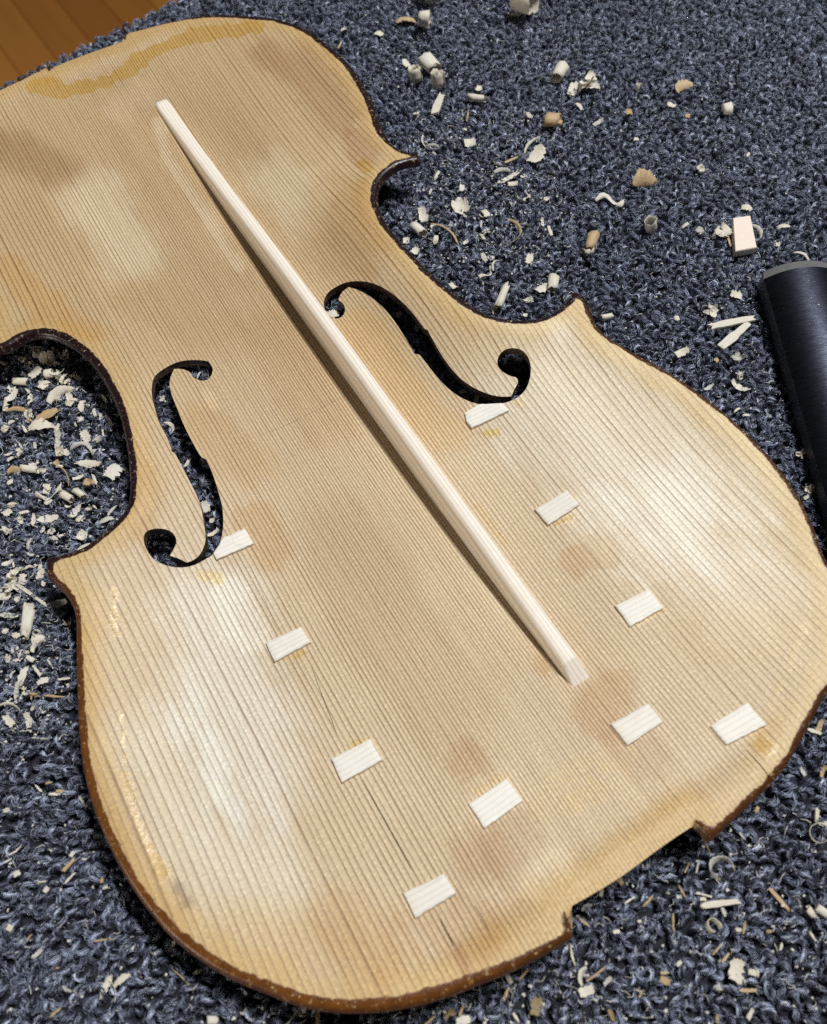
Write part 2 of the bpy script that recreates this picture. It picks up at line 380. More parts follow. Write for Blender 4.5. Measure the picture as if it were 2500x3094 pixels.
def shaving_material(name, cols):
    m = NT(name)
    tc = m.n('ShaderNodeTexCoord'); p = m.vmath('SCALE', tc.outputs['Object']); p.node.inputs['Scale'].default_value = 1000.0
    oi = m.n('ShaderNodeObjectInfo'); x, y, z = m.xyz(p)
    streak = m.noise(m.vec(m.math('MULTIPLY', x, 0.5), m.math('MULTIPLY', y, 3.5), m.math('ADD', z, m.math('MULTIPLY', oi.outputs['Random'], 50.0))), 1.0, 3.0, 0.6)
    col = m.mix(oi.outputs['Random'], cols[0], cols[1])
    col = m.mix(m.rng(streak, 0.4, 0.7, 0, 0.55), col, cols[2])
    nrm = m.bump(streak, 0.4, 0.00012)
    m.set(color=col, rough=0.55, normal=nrm, spec=0.3)
    tr = m.n('ShaderNodeBsdfTranslucent'); m.put(tr.inputs['Color'], col)
    mx = m.n('ShaderNodeMixShader'); mx.inputs[0].default_value = 0.32
    m.t.links.new(m.b.outputs[0], mx.inputs[1]); m.t.links.new(tr.outputs[0], mx.inputs[2]); m.t.links.new(mx.outputs[0], m.out.inputs[0])
    return m.m

M_SPRUCE = spruce_material()
M_BAR = fresh_spruce('bar_spruce', (0.82, 0.75, 0.65), (0.44, 0.34, 0.25), 1.15, 'X')
M_CLEAT = fresh_spruce('cleat_spruce', (0.80, 0.765, 0.695), (0.60, 0.55, 0.48), 1.3, 'Y', 0.00003)
M_SHAVE = {0: shaving_material('shaving_cream', ((0.90, 0.87, 0.78), (0.88, 0.82, 0.69), (0.72, 0.62, 0.46))),
           1: shaving_material('shaving_tan', ((0.66, 0.48, 0.26), (0.70, 0.55, 0.34), (0.45, 0.29, 0.13))),
           2: shaving_material('shaving_brown', ((0.38, 0.27, 0.14), (0.44, 0.33, 0.18), (0.22, 0.14, 0.06))),
           3: shaving_material('shaving_grey', ((0.72, 0.70, 0.63), (0.78, 0.75, 0.66), (0.58, 0.53, 0.44)))}
def f_wall_material():
    m = NT('f_hole_wall'); tc = m.n('ShaderNodeTexCoord')
    n = m.noise(tc.outputs['Object'], 900.0, 3.0, 0.6)
    return m.set(color=m.mix(m.rng(n, 0.35, 0.7, 0, 1), (0.030, 0.018, 0.012), (0.16, 0.10, 0.06)), rough=0.5)
M_FWALL = f_wall_material()
def crack_material():
    m = NT('bare_crack_wall'); return m.set(color=(0.17, 0.10, 0.055), rough=0.8)
M_CRACK = crack_material()
def under_material():
    m = NT('varnished_outside'); tc = m.n('ShaderNodeTexCoord')
    n = m.noise(tc.outputs['Object'], 60.0, 4.0)
    return m.set(color=m.mix(n, (0.10, 0.035, 0.010), (0.18, 0.07, 0.02)), rough=0.25)
M_UNDER = under_material()

# ------------------------------------------------------------------ setting: wooden floor far below, bench top, carpet
def floor_material():
    m = NT('floor_boards'); tc = m.n('ShaderNodeTexCoord'); oi = m.n('ShaderNodeObjectInfo')
    mp = m.n('ShaderNodeMapping'); mp.inputs['Scale'].default_value = (40, 3, 40); m.put(mp.inputs[0], tc.outputs['Object'])
    n = m.noise(m.vmath('ADD', mp.outputs[0], m.vec(m.math('MULTIPLY', oi.outputs['Random'], 90.0), 0.0, 0.0)), 1.0, 4.0, 0.6)
    col = m.mix(n, (0.40, 0.150, 0.026), (0.58, 0.245, 0.050))
    col = m.mix(m.rng(oi.outputs['Random'], 0, 1, 0, 0.75), col, m.mix(1.0, col, (0.62, 0.52, 0.45), 'MULTIPLY'))
    return m.set(color=col, rough=0.32, spec=0.5)
M_FLOOR = floor_material()
FLZ = -0.74
fl = mesh_obj('floor', [(-2.5, -2.5, FLZ), (2.5, -2.5, FLZ), (2.5, 3.5, FLZ), (-2.5, 3.5, FLZ)], [(0, 1, 2, 3)], NT('floor_joints').set(color=(0.12, 0.045, 0.012), rough=0.8))
tag(fl, kind='structure')
# boards run away from the bench, almost along the plate's axis, as their joints show behind it
fa = ray_at(70, 0, FLZ * 1000); fb = ray_at(180, 142, FLZ * 1000); fdir = (fa - fb) / np.linalg.norm(fa - fb)
fnx = np.array([fdir[1], -fdir[0]])
def plank_mesh():
    w, L, h, b = 0.0338, 2.4, 0.012, 0.0008
    V = [(-w, 0, 0), (w, 0, 0), (w, L, 0), (-w, L, 0), (-w, 0, h - b), (w, 0, h - b), (w, L, h - b), (-w, L, h - b), (-w + b, b, h), (w - b, b, h), (w - b, L - b, h), (-w + b, L - b, h)]
    F = [(0, 1, 5, 4), (1, 2, 6, 5), (2, 3, 7, 6), (3, 0, 4, 7), (4, 5, 9, 8), (5, 6, 10, 9), (6, 7, 11, 10), (7, 4, 8, 11), (8, 9, 10, 11)]
    me = bpy.data.meshes.new('plank'); me.from_pydata(V, [], F); me.materials.append(M_FLOOR); return me
pm = plank_mesh()
org = (fb * 0.5 + fa * 0.5) * MM
for r in range(-9, 10):
    for c in range(-1, 1):
        o = bpy.data.objects.new('plank', pm); COL.objects.link(o); o.parent = fl
        off = ((r * 0.37) % 1.0) * 0.5 + 0.9
        q = org + fnx * (r * 0.0685 + 0.013) + fdir * (c * 2.403 + off)
        o.location = (q[0], q[1], FLZ + 0.002); o.rotation_euler = (0, 0, math.atan2(fdir[1], fdir[0]) - math.pi / 2)

E0 = np.array([-60.0, 373.0]); E1 = np.array([60.0, 391.5])      # the carpet's far edge
ed = (E1 - E0) / np.linalg.norm(E1 - E0)
far = lambda t: E0 + ed * t
cA, cB = far(-190), far(430)
corners = [cA, cB, np.array([330.0, -110.0]), np.array([-250.0, -110.0])]
def slab(name, P, z0, z1, mat):
    V = [(p[0] * MM, p[1] * MM, z0) for p in P] + [(p[0] * MM, p[1] * MM, z1) for p in P]
    return mesh_obj(name, V, [(3, 2, 1, 0), (4, 5, 6, 7), (0, 1, 5, 4), (1, 2, 6, 5), (2, 3, 7, 6), (3, 0, 4, 7)][::1], mat)
mb = NT('carpet_backing'); tcb = mb.n('ShaderNodeTexCoord')
M_BACK = mb.set(color=mb.mix(mb.noise(tcb.outputs['Object'], 700.0, 3.0), (0.006, 0.007, 0.010), (0.020, 0.022, 0.030)), rough=0.95)
cp = slab('carpet', [corners[0], corners[3], corners[2], corners[1]], -0.0060, -0.0031, M_BACK); tag(cp, kind='structure')
bench = slab('bench_top', [corners[0] - (0, 3), corners[3], corners[2], corners[1] - (0, 3)], -0.030, -0.0061, NT('bench_wood').set(color=(0.3, 0.17, 0.08), rough=0.6)); tag(bench, kind='structure')

# looped pile: a few yarn tufts, scattered in rows
def fibre_material():
    m = NT('carpet_yarn')
    c = m.attr('yarn').outputs['Color']; oi = m.n('ShaderNodeObjectInfo')
    col = m.mix(1.0, c, m.mix(oi.outputs['Random'], (0.75, 0.76, 0.80), (1.25, 1.25, 1.25)), 'MULTIPLY')
    return m.set(color=col, rough=0.33, spec=0.6)
M_YARN = fibre_material()
def tuft(seed):
    r = np.random.default_rng(seed); V = []; F = []; C = []
    nf = 26; nseg = 7
    w = r.uniform(0.9, 1.25); hh = r.uniform(2.2, 3.2); skew = r.uniform(-0.5, 0.5); turn = r.uniform(-0.7, 0.7)
    ply = r.uniform(0, 1, 5)
    for f in range(nf):
        stray = f >= nf - 5
        oa = r.uniform(0, 2 * math.pi); orad = math.sqrt(r.uniform(0, 1)) * (0.66 if not stray else 1.1)
        base = ply[int((oa + 0.4 * orad) / (2 * math.pi) * 5) % 5] if r.uniform() < 0.75 else r.uniform(0, 1)
        if base < 0.42: c = np.array([0.046, 0.051, 0.067]) * r.uniform(0.6, 1.5)
        elif base < 0.80: c = np.array([0.265, 0.296, 0.392]) * r.uniform(0.6, 1.4)
        else: c = np.array([0.66, 0.72, 0.87]) * r.uniform(0.7, 1.2)
        rad = r.uniform(0.05, 0.085) * (0.6 if stray else 1)
        ph = r.uniform(-0.5, 0.5); P = []
        for i in range(nseg + 1):
            t = i / nseg; a = math.pi * (t * 1.04 - 0.02)
            tw = oa + 2.6 * (t - 0.5) + turn
            x = -w * math.cos(a) + skew * math.sin(a); zz = hh * math.sin(a) ** 0.75 if 0 < a < math.pi else 0.0
            er = np.array([-math.cos(a) * math.cos(tw) * orad, math.sin(tw) * orad, math.sin(a) * math.cos(tw) * orad])
            jit = r.normal(0, 0.08 if not stray else 0.26, 3)
            P.append(np.array([x, 0.45 * math.sin(a * 2 + ph), zz - 3.1]) + er + jit)
        P = np.array(P); b = len(V)
        T = np.gradient(P, axis=0); T /= np.linalg.norm(T, axis=1)[:, None]
        for i in range(nseg + 1):
            up = np.array([0.3, 1.0, 0.2]); n1 = np.cross(T[i], up); n1 /= np.linalg.norm(n1); n2 = np.cross(T[i], n1)
            rr = rad * (0.45 if i in (0, nseg) else 1)
            for k in range(3):
                g = 2 * math.pi * k / 3
                V.append((P[i] + (math.cos(g) * n1 + math.sin(g) * n2) * rr) * MM); C.append((*c, 1))
        for i in range(nseg):
            for k in range(3):
                F.append((b + 3 * i + k, b + 3 * i + (k + 1) % 3, b + 3 * i + 3 + (k + 1) % 3, b + 3 * i + 3 + k))
    me = bpy.data.meshes.new('yarn_tuft'); me.from_pydata([tuple(v) for v in V], [], F); me.shade_smooth()
    set_attr(me, 'yarn', 'FLOAT_COLOR', C); me.materials.append(M_YARN)
    return bpy.data.objects.new('yarn_tuft', me)
tufts = bpy.data.collections.new('yarn_tufts')
NTUFT = 14
for s in range(NTUFT): tufts.objects.link(tuft(100 + s))

# region of carpet that the photo can see, plus a margin for a step to the side
quad = np.array([ray_at(-260, -60, 0), ray_at(PW + 260, -60, 0), ray_at(PW + 330, PH + 330, 0), ray_at(-330, PH + 330, 0)])
pitch = 2.35; rowang = math.radians(24)
uu, vv = np.meshgrid(np.arange(-480, 480, pitch * 1.08), np.arange(-480, 480, pitch * 0.94), indexing='ij')
uu = uu + (np.round(vv / (pitch * 0.94)).astype(int) % 2) * pitch * 0.5
uu = uu.ravel() + RNG.normal(0, 0.42, uu.size); vv = vv.ravel() + RNG.normal(0, 0.42, vv.size)
tx = uu * math.cos(rowang) - vv * math.sin(rowang) + 70; ty = uu * math.sin(rowang) + vv * math.cos(rowang) + 170
tp = np.stack([tx, ty], 1)
nrm_e = np.array([-ed[1], ed[0]])
lim = (tp - E0) @ nrm_e - 1.2 * (fbm(tp[:, 0] * 0.12, tp[:, 1] * 0.12, 3) - 0.5) * 2
keep = inside(tp, quad) & (lim < -0.8)
tp = tp[keep]; nt = len(tp)
pm_ = bpy.data.meshes.new('carpet_pile')
hz = (fbm(tp[:, 0] * 0.02, tp[:, 1] * 0.02, 31) - 0.5) * 1.2 + RNG.normal(0, 0.22, nt)
pm_.from_pydata([(a * MM, b * MM, h * MM) for (a, b), h in zip(tp, hz)], [], [])
flow = rowang + (fbm(tp[:, 0] * 0.03, tp[:, 1] * 0.03, 8) - 0.5) * 2.4
set_attr(pm_, 'turn', 'FLOAT_VECTOR', np.stack([RNG.normal(0, 0.22, nt), RNG.normal(0, 0.22, nt), flow + RNG.normal(0, 0.75, nt)], 1))
set_attr(pm_, 'size', 'FLOAT', RNG.uniform(0.82, 1.18, nt))
set_attr(pm_, 'pick', 'INT', RNG.integers(0, NTUFT, nt))
pile = bpy.data.objects.new('carpet_pile', pm_); COL.objects.link(pile)
tag(pile, 'dark blue grey looped carpet pile covering the bench', 'carpet', kind='stuff')
ng = bpy.data.node_groups.new('pile', 'GeometryNodeTree')
ng.interface.new_socket('Geometry', in_out='INPUT', socket_type='NodeSocketGeometry'); ng.interface.new_socket('Geometry', in_out='OUTPUT', socket_type='NodeSocketGeometry')
gi = ng.nodes.new('NodeGroupInput'); go = ng.nodes.new('NodeGroupOutput')
iop = ng.nodes.new('GeometryNodeInstanceOnPoints'); ci = ng.nodes.new('GeometryNodeCollectionInfo')
ci.inputs['Collection'].default_value = tufts; ci.inputs['Separate Children'].default_value = True; ci.inputs['Reset Children'].default_value = True
def named(nm, typ):
    nd = ng.nodes.new('GeometryNodeInputNamedAttribute'); nd.data_type = typ; nd.inputs['Name'].default_value = nm
    return nd.outputs['Attribute']
e2r = ng.nodes.new('FunctionNodeEulerToRotation'); lk = ng.links.new
lk(named('turn', 'FLOAT_VECTOR'), e2r.inputs[0]); lk(e2r.outputs[0], iop.inputs['Rotation'])
lk(named('size', 'FLOAT'), iop.inputs['Scale']); lk(named('pick', 'INT'), iop.inputs['Instance Index'])
iop.inputs['Pick Instance'].default_value = True
lk(gi.outputs[0], iop.inputs['Points']); lk(ci.outputs[0], iop.inputs['Instance']); lk(iop.outputs[0], go.inputs[0])
md = pile.modifiers.new('pile', 'NODES'); md.node_group = ng

# ------------------------------------------------------------------ violin top plate
ROOTL = Vector((0.0, 0.178, 0.0))
plate = bpy.data.objects.new('violin_top_plate', None); COL.objects.link(plate); plate.location = ROOTL; plate.empty_display_size = 0.02
tag(plate, 'unvarnished inside of a violin top plate lying face down on the carpet', 'violin plate')
def part(name, V, F, mat, parent=plate, smooth=False):
    """V in scene mm"""
    o = mesh_obj(name, [(v[0] * MM, v[1] * MM - ROOTL.y, v[2] * MM) for v in V], F, mat, parent, smooth)
    return o

P2 = [tuple(q) for q in OUTL]; loops = [list(range(len(OUTL)))]
for h in HOLES:
    b = len(P2); P2 += [tuple(q) for q in h]; loops.append(list(range(b, b + len(h))))
nb = len(P2)
# rings of points just inside the outline for the rounded edge
tn = np.roll(OUTL, -1, 0) - np.roll(OUTL, 1, 0); tn /= np.linalg.norm(tn, axis=1)[:, None]
inn = np.stack([tn[:, 1], -tn[:, 0]], 1)
tst = OUTL[100] + inn[100]
if not inside(tst[None], OUTL)[0]: inn = -inn
extra = []
for e in (0.25, 0.6, 1.05, 1.6, 2.3, 3.2, 4.4):
    q = OUTL + inn * e
    if e > 1.2: q = q[::2]
    q = q[inside(q, OUTL)]; q = q[seg_dist(q, OUTL) > e * 0.93]; extra.append(q)
st = 1.45
ax, ay = np.meshgrid(np.arange(-105, 105, st), np.arange(-2, 360, st * 0.866), indexing='ij')
ax = ax + (np.round((ay + 2) / (st * 0.866)).astype(int) % 2) * st * 0.5
g = np.stack([ax.ravel(), ay.ravel()], 1) + RNG.uniform(-0.12, 0.12, (ax.size, 2))
g = g[inside(g, OUTL)]; g = g[seg_dist(g, OUTL) > 5.2]
extra.append(g); extra = np.vstack(extra)
ok = np.ones(len(extra), bool)
for h in HOLES[:2]: ok &= ~inside(extra, h) & (seg_dist(extra, h) > 0.45)
for h in CRACKS: ok &= (seg_dist(extra, h) > 0.35) & ~inside(extra, h)
extra = extra[ok]
allp = P2 + [tuple(q) for q in extra]
cons = [(l[i], l[(i + 1) % len(l)]) for l in loops for i in range(len(l))]
rv, re_, rf, ov, oe, of_ = delaunay_2d_cdt([Vector(p) for p in allp], cons, [], 0, 1e-5)
rv = np.array([(v.x, v.y) for v in rv]); tri = np.array([f for f in rf if len(f) == 3])
cen = rv[tri].mean(1); kp = inside(cen, OUTL)
for h in HOLES: kp &= ~inside(cen, h)
tri = tri[kp]
a = rv[tri]; cr = (a[:, 1, 0] - a[:, 0, 0]) * (a[:, 2, 1] - a[:, 0, 1]) - (a[:, 1, 1] - a[:, 0, 1]) * (a[:, 2, 0] - a[:, 0, 0])
tri[cr < 0] = tri[cr < 0][:, ::-1]
back = {}
for i, o in enumerate(ov):
    for k_ in o: back[k_] = i
edm = seg_dist(rv, OUTL)
RR = 1.7
def ztop(q, e):
    rnd = np.where(e < RR, RR - np.sqrt(np.maximum(RR ** 2 - (RR - np.minimum(e, RR)) ** 2, 0)), 0) * 0.85
    return RIM - depth(q[:, 0], q[:, 1]) - rnd
notch = ((np.abs(rv[:, 0]) < 17.6) & (rv[:, 1] < 7.5)) | ((np.abs(rv[:, 0]) < 15.6) & (rv[:, 1] > 345))
zt = ztop(rv, np.where(notch, 9.0, edm))
# slight unevenness of the carved inside
zt += (fbm(rv[:, 0] * 0.05, rv[:, 1] * 0.03, 2) - 0.5) * 0.35 * sstep(edm, 3, 12)
thick = 2.9 + 0.7 * np.exp(-edm / 5)
zb_ = np.where(edm < RR, np.minimum(zt - 0.8, RIM - 3.6 + (RR - edm) * 0.35), RIM - depth(rv[:, 0], rv[:, 1]) - thick)

# ---- stains and painted sheen (photo pixels of the overview at 1736 px wide: points, radius, feather, RGB multiplier, strength)
K = 2500 / 1736
def brush(pl, r, f):
    q = np.array([on_plate(*(np.array(p) * K)) for p in pl])
    sc = np.linalg.norm(on_plate(pl[0][0] * K + 20, pl[0][1] * K) - on_plate(pl[0][0] * K, pl[0][1] * K)) / 20 * K
    d = seg_dist(rv, q, closed=False) if len(q) > 1 else np.linalg.norm(rv - q[0], axis=1)
    d = d + (fbm(rv[:, 0] * 0.16, rv[:, 1] * 0.10, 4) - 0.5) * r * sc * 0.8 + (fbm(rv[:, 0] * 0.55, rv[:, 1] * 0.07, 14) - 0.5) * r * sc * 0.9
    d = d + (fbm(rv[:, 0] * 0.85, rv[:, 1] * 0.035, 24) - 0.5) * r * sc * 0.7
    f = f * 0.62
    return 1 - sstep(d, r * sc * (1 - f), r * sc * (1 + f))
tint = np.ones((len(rv), 3)); glue = np.zeros(len(rv))
# broad mottling of old wood
big = fbm(rv[:, 0] * 0.022 + 3, rv[:, 1] * 0.013 + 1, 12); big2 = fbm(rv[:, 0] * 0.06, rv[:, 1] * 0.025, 20)
tint *= (1 + (big - 0.5)[:, None] * np.array([0.20, 0.25, 0.34]) + (big2 - 0.5)[:, None] * np.array([0.14, 0.18, 0.22]))
# the glued rim is yellower
rimb = (1 - sstep(edm + (fbm(rv[:, 0] * 0.1, rv[:, 1] * 0.1, 6) - 0.5) * 5, 4.5, 9.0))
tint *= 1 + rimb[:, None] * (np.array([1.0, 0.94, 0.76]) - 1)
# upper two thirds darker and more golden with age; lower right fresher
old = sstep(rv[:, 1] + 0.35 * (-rv[:, 0]), 40, 330)
tint *= 1 + old[:, None] * (np.array([0.80, 0.72, 0.60]) - 1)
STAINS_AND_SHEEN = [
    # pale patches: scraped wood, plus soft sheen of the bouts painted in as lighter colour
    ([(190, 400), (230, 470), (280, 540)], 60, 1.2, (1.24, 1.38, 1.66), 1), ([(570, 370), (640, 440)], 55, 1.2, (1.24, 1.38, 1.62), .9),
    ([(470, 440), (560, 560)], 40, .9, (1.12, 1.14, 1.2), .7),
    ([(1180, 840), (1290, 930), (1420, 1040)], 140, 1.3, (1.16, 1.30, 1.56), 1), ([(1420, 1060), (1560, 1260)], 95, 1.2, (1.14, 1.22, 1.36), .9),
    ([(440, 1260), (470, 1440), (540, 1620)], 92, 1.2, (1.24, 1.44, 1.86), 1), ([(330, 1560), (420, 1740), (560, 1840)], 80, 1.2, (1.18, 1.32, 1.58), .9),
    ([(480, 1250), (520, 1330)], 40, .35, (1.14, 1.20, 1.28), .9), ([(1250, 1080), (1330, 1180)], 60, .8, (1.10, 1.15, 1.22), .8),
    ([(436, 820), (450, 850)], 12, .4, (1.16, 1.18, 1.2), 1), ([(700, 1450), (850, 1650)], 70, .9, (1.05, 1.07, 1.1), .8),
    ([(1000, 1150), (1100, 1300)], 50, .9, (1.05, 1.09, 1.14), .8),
    # warm brown and orange stains
    ([(545, 1085), (575, 1160)], 42, .7, (0.88, 0.74, 0.55), .8), ([(430, 900), (520, 980)], 60, .9, (0.94, 0.85, 0.70), .9),
    ([(225, 870), (290, 1000), (290, 1120)], 34, .9, (0.96, 0.84, 0.64), .9), ([(560, 700), (640, 790), (690, 880)], 60, .9, (0.92, 0.84, 0.74), .8),
    ([(750, 690), (850, 830), (950, 900)], 46, .8, (1.02, 0.92, 0.74), .9), ([(700, 420), (760, 520)], 60, .9, (0.88, 0.78, 0.64), .8),
    ([(560, 110), (650, 150), (720, 250)], 42, .7, (0.76, 0.66, 0.58), .75), ([(740, 290), (770, 330)], 26, .6, (0.84, 0.74, 0.68), .9),
    ([(10, 300), (60, 330), (130, 360)], 46, .9, (0.74, 0.66, 0.58), .85), ([(300, 620), (420, 700)], 60, .9, (0.95, 0.90, 0.82), .8),
    ([(20, 560), (100, 640), (180, 700)], 36, .9, (0.98, 0.86, 0.66), .9),
    ([(985, 1600)], 48, .6, (0.76, 0.62, 0.45), .6), ([(1090, 1740), (1050, 1800)], 50, .7, (0.78, 0.67, 0.62), .6), ([(1000, 1800)], 55, .8, (0.86, 0.75, 0.62), .8),
    ([(1285, 1450), (1250, 1500)], 52, .6, (0.80, 0.65, 0.46), .65), ([(1330, 1560), (1360, 1590)], 50, .7, (0.82, 0.72, 0.64), .6),
    ([(1225, 1175), (1262, 1160)], 40, .18, (0.86, 0.72, 0.53), .65), ([(1135, 1398)], 26, .5, (0.86, 0.74, 0.55), .8),
    ([(900, 1930), (1000, 1960)], 60, .8, (0.88, 0.78, 0.66), .8), ([(700, 1930), (800, 1990)], 60, .8, (0.93, 0.82, 0.66), .8), ([(1130, 1330), (1250, 1400)], 60, .9, (0.97, 0.92, 0.84), .8),
    ([(700, 1120), (800, 1300), (960, 1500)], 90, .9, (0.90, 0.85, 0.79), .9), ([(1480, 1330), (1640, 1330)], 60, .9, (0.97, 0.92, 0.86), .8),
    ([(520, 1960), (780, 2050), (960, 2040)], 70, 1.2, (0.96, 0.87, 0.70), .9), ([(1060, 1960), (1180, 1880), (1330, 1780), (1460, 1680)], 52, 1.2, (0.97, 0.89, 0.74), .9), ([(180, 1330), (190, 1560), (250, 1780), (370, 1930)], 34, .8, (0.98, 0.90, 0.74), .9),
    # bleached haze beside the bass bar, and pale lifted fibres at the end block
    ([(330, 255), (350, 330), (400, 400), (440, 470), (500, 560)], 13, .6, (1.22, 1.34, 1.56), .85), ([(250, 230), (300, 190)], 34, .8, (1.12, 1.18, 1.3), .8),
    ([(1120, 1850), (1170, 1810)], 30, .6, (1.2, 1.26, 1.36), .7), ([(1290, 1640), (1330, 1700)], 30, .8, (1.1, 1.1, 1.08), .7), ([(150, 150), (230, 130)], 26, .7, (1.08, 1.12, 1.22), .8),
    # grey mark near the lower left edge
    ([(372, 1860), (395, 1895)], 9, .5, (0.60, 0.58, 0.58), .9), ([(208, 1720), (232, 1712)], 8, .7, (0.8, 0.8, 0.8), .5), ([(955, 1985), (985, 2050)], 9, .5, (0.80, 0.70, 0.72), .9)]
for pl, r, f, c, s in STAINS_AND_SHEEN:
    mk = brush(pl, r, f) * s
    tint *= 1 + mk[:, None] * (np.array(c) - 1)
GLUE = [([(75, 178), (130, 190), (200, 178), (262, 150), (330, 104), (400, 78), (470, 64), (545, 55)], 21, .35, .92), ([(240, 1235), (243, 1330)], 8, .6, .95), ([(252, 1480), (262, 1600)], 5, .6, .85), ([(262, 1620), (290, 1725), (345, 1835)], 9, .5, 1.0),
        ([(1690, 1310), (1660, 1390), (1600, 1520), (1565, 1590)], 12, .8, .55), ([(1130, 1690), (1190, 1645), (1300, 1580)], 46, .9, .50), ([(1190, 1700), (1260, 1660)], 30, .7, .55),
        ([(420, 1205), (455, 1215)], 16, .6, .8), ([(760, 340), (775, 355)], 10, .5, .9), ([(1080, 835), (1095, 850)], 12, .6, .6), ([(1010, 910), (1045, 905)], 10, .6, .8), ([(1170, 1098), (1200, 1085)], 8, .6, .8), ([(1335, 1312), (1390, 1282)], 9, .6, .7),
        ([(600, 1385), (640, 1370)], 9, .5, .7), ([(735, 1570), (760, 1556)], 10, .6, .7), ([(1585, 1545), (1610, 1575)], 22, .6, .7), ([(1000, 1660), (1060, 1625)], 14, .7, .6), ([(640, 860), (700, 960)], 10, .8, .3), ([(1000, 1060), (1060, 1140)], 9, .6, .6), ([(345, 215), (365, 240)], 6, .6, .8), ([(975, 2040), (990, 2060)], 8, .5, .8)]
for pl, r, f, s in GLUE: glue = np.maximum(glue, brush(pl, r, f) * s)
# residue round the cleats
tint = np.clip(tint, 0.25, 2.0)
# varnish: wide and amber round the lower left, dark in the waists
vw = 1.15 + 0.25 * fbm(rv[:, 0] * 0.03, rv[:, 1] * 0.03, 15)
vw = vw + 1.2 * sstep(-rv[:, 0], 10, 60) * (1 - sstep(rv[:, 1], 95, 150)) + 0.55 * sstep(rv[:, 0], 60, 90) * (1 - sstep(rv[:, 1], 140, 160)) + 0.25 * (1 - sstep(rv[:, 1], 10, 25))
waist = sstep(rv[:, 1], 138, 150) * (1 - sstep(rv[:, 1], 232, 242))
vw = vw + 1.0 * waist + 1.5 * sstep(rv[:, 0], 25, 60) * sstep(rv[:, 1], 232, 250)
nick = np.hypot(rv[:, 0] * 1.0, (rv[:, 1] - 4)) < 20.5
vw = np.where((np.abs(rv[:, 0]) < 18.2) & (rv[:, 1] < 8), -3, vw); vw = np.where((np.abs(rv[:, 0]) < 15.4) & (rv[:, 1] > 345), -3, vw)
vdk = np.clip(0.35 + 0.65 * waist + 0.5 * sstep(rv[:, 1], 225, 245) + 0.25 * sstep(rv[:, 0], 30, 80) - 0.35 * sstep(-rv[:, 0], 20, 60) * (1 - sstep(rv[:, 1], 90, 140)), 0, 1)
gst = 0.62 + 0.38 * sstep(edm, 2, 9) ; gst = gst * (0.85 + 0.3 * (fbm(rv[:, 0] * 0.04, rv[:, 1] * 0.02, 40)))
def dress(me, idx, extra_edge=None):
    q = rv[idx]
    set_attr(me, 'plate_mm', 'FLOAT_VECTOR', np.stack([q[:, 0], q[:, 1], extra_edge if extra_edge is not None else np.zeros(len(q))], 1))
    set_attr(me, 'edge_mm', 'FLOAT', edm[idx]); set_attr(me, 'varnish_width', 'FLOAT', vw[idx]); set_attr(me, 'varnish_dark', 'FLOAT', vdk[idx])
    set_attr(me, 'glue', 'FLOAT', glue[idx]); set_attr(me, 'grain_strength', 'FLOAT', gst[idx])
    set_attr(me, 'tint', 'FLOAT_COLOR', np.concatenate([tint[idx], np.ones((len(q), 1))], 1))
# board: inside face, outside face, walls of the f-holes and cracks
used = np.unique(tri); remap = -np.ones(len(rv), int); remap[used] = np.arange(len(used)); nu = len(used)
tt = remap[tri]
V = np.vstack([np.column_stack([rv[used], zt[used]]), np.column_stack([rv[used], zb_[used]])])
faces = [tuple(f) for f in tt] + [tuple(f + nu)[::-1] for f in tt]
mi = [0] * len(tt) + [2] * len(tt)
for li, l in enumerate(loops[1:]):
    area2 = sum(allp[l[i]][0] * allp[l[(i + 1) % len(l)]][1] - allp[l[(i + 1) % len(l)]][0] * allp[l[i]][1] for i in range(len(l)))
    for i in range(len(l)):
        a_, b_ = remap[back[l[i]]], remap[back[l[(i + 1) % len(l)]]]
        if a_ < 0 or b_ < 0 or a_ == b_: continue
        f = (a_, b_, b_ + nu, a_ + nu)
        faces.append(f if area2 > 0 else f[::-1]); mi.append(1 if li < 2 else 3)
board = part('soundboard', V, faces, [M_SPRUCE, M_FWALL, M_UNDER, M_CRACK])
board.data.polygons.foreach_set('material_index', mi)
sm = np.zeros(len(faces), bool); sm[:2 * len(tt)] = True
board.data.polygons.foreach_set('use_smooth', sm)
bm = bmesh.new(); bm.from_mesh(board.data)
for e_ in bm.edges:
    if len(e_.link_faces) == 2 and e_.link_faces[0].smooth != e_.link_faces[1].smooth: e_.smooth = False
bm.to_mesh(board.data); bm.free()
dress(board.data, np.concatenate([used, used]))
# the side of the plate, a rounded varnished band round the outline
on = len(OUTL); oi_ = np.array([back[i] for i in loops[0]])
prof = [(0.0, 0.0), (0.30, 0.22), (0.42, 0.5), (0.30, 0.8), (0.0, 1.0)]
V = []; src = []; zz_ = []
for w_, t_ in prof:
    for i in range(on):
        j = oi_[i]; q = rv[j] - inn[i] * w_ * (0.1 if notch[j] else 0.9)
        zv = zt[j] + (zb_[j] - zt[j]) * t_
        V.append((q[0], q[1], zv)); src.append(j); zz_.append(-t_ * 3.0)
F = []
for r in range(len(prof) - 1):
    for i in range(on):
        F.append((r * on + i, (r + 1) * on + i, (r + 1) * on + (i + 1) % on, r * on + (i + 1) % on))
edge = part('edge', V, F, M_SPRUCE, parent=board, smooth=True); edge.location = (0, 0, 0)
tag(edge, 'dark worn varnished rim of the plate')
nloc = edge.data
dress(nloc, np.array(src), np.array(zz_))
bm = bmesh.new(); bm.from_mesh(edge.data); bmesh.ops.recalc_face_normals(bm, faces=bm.faces)
bm.to_mesh(edge.data); bm.free()

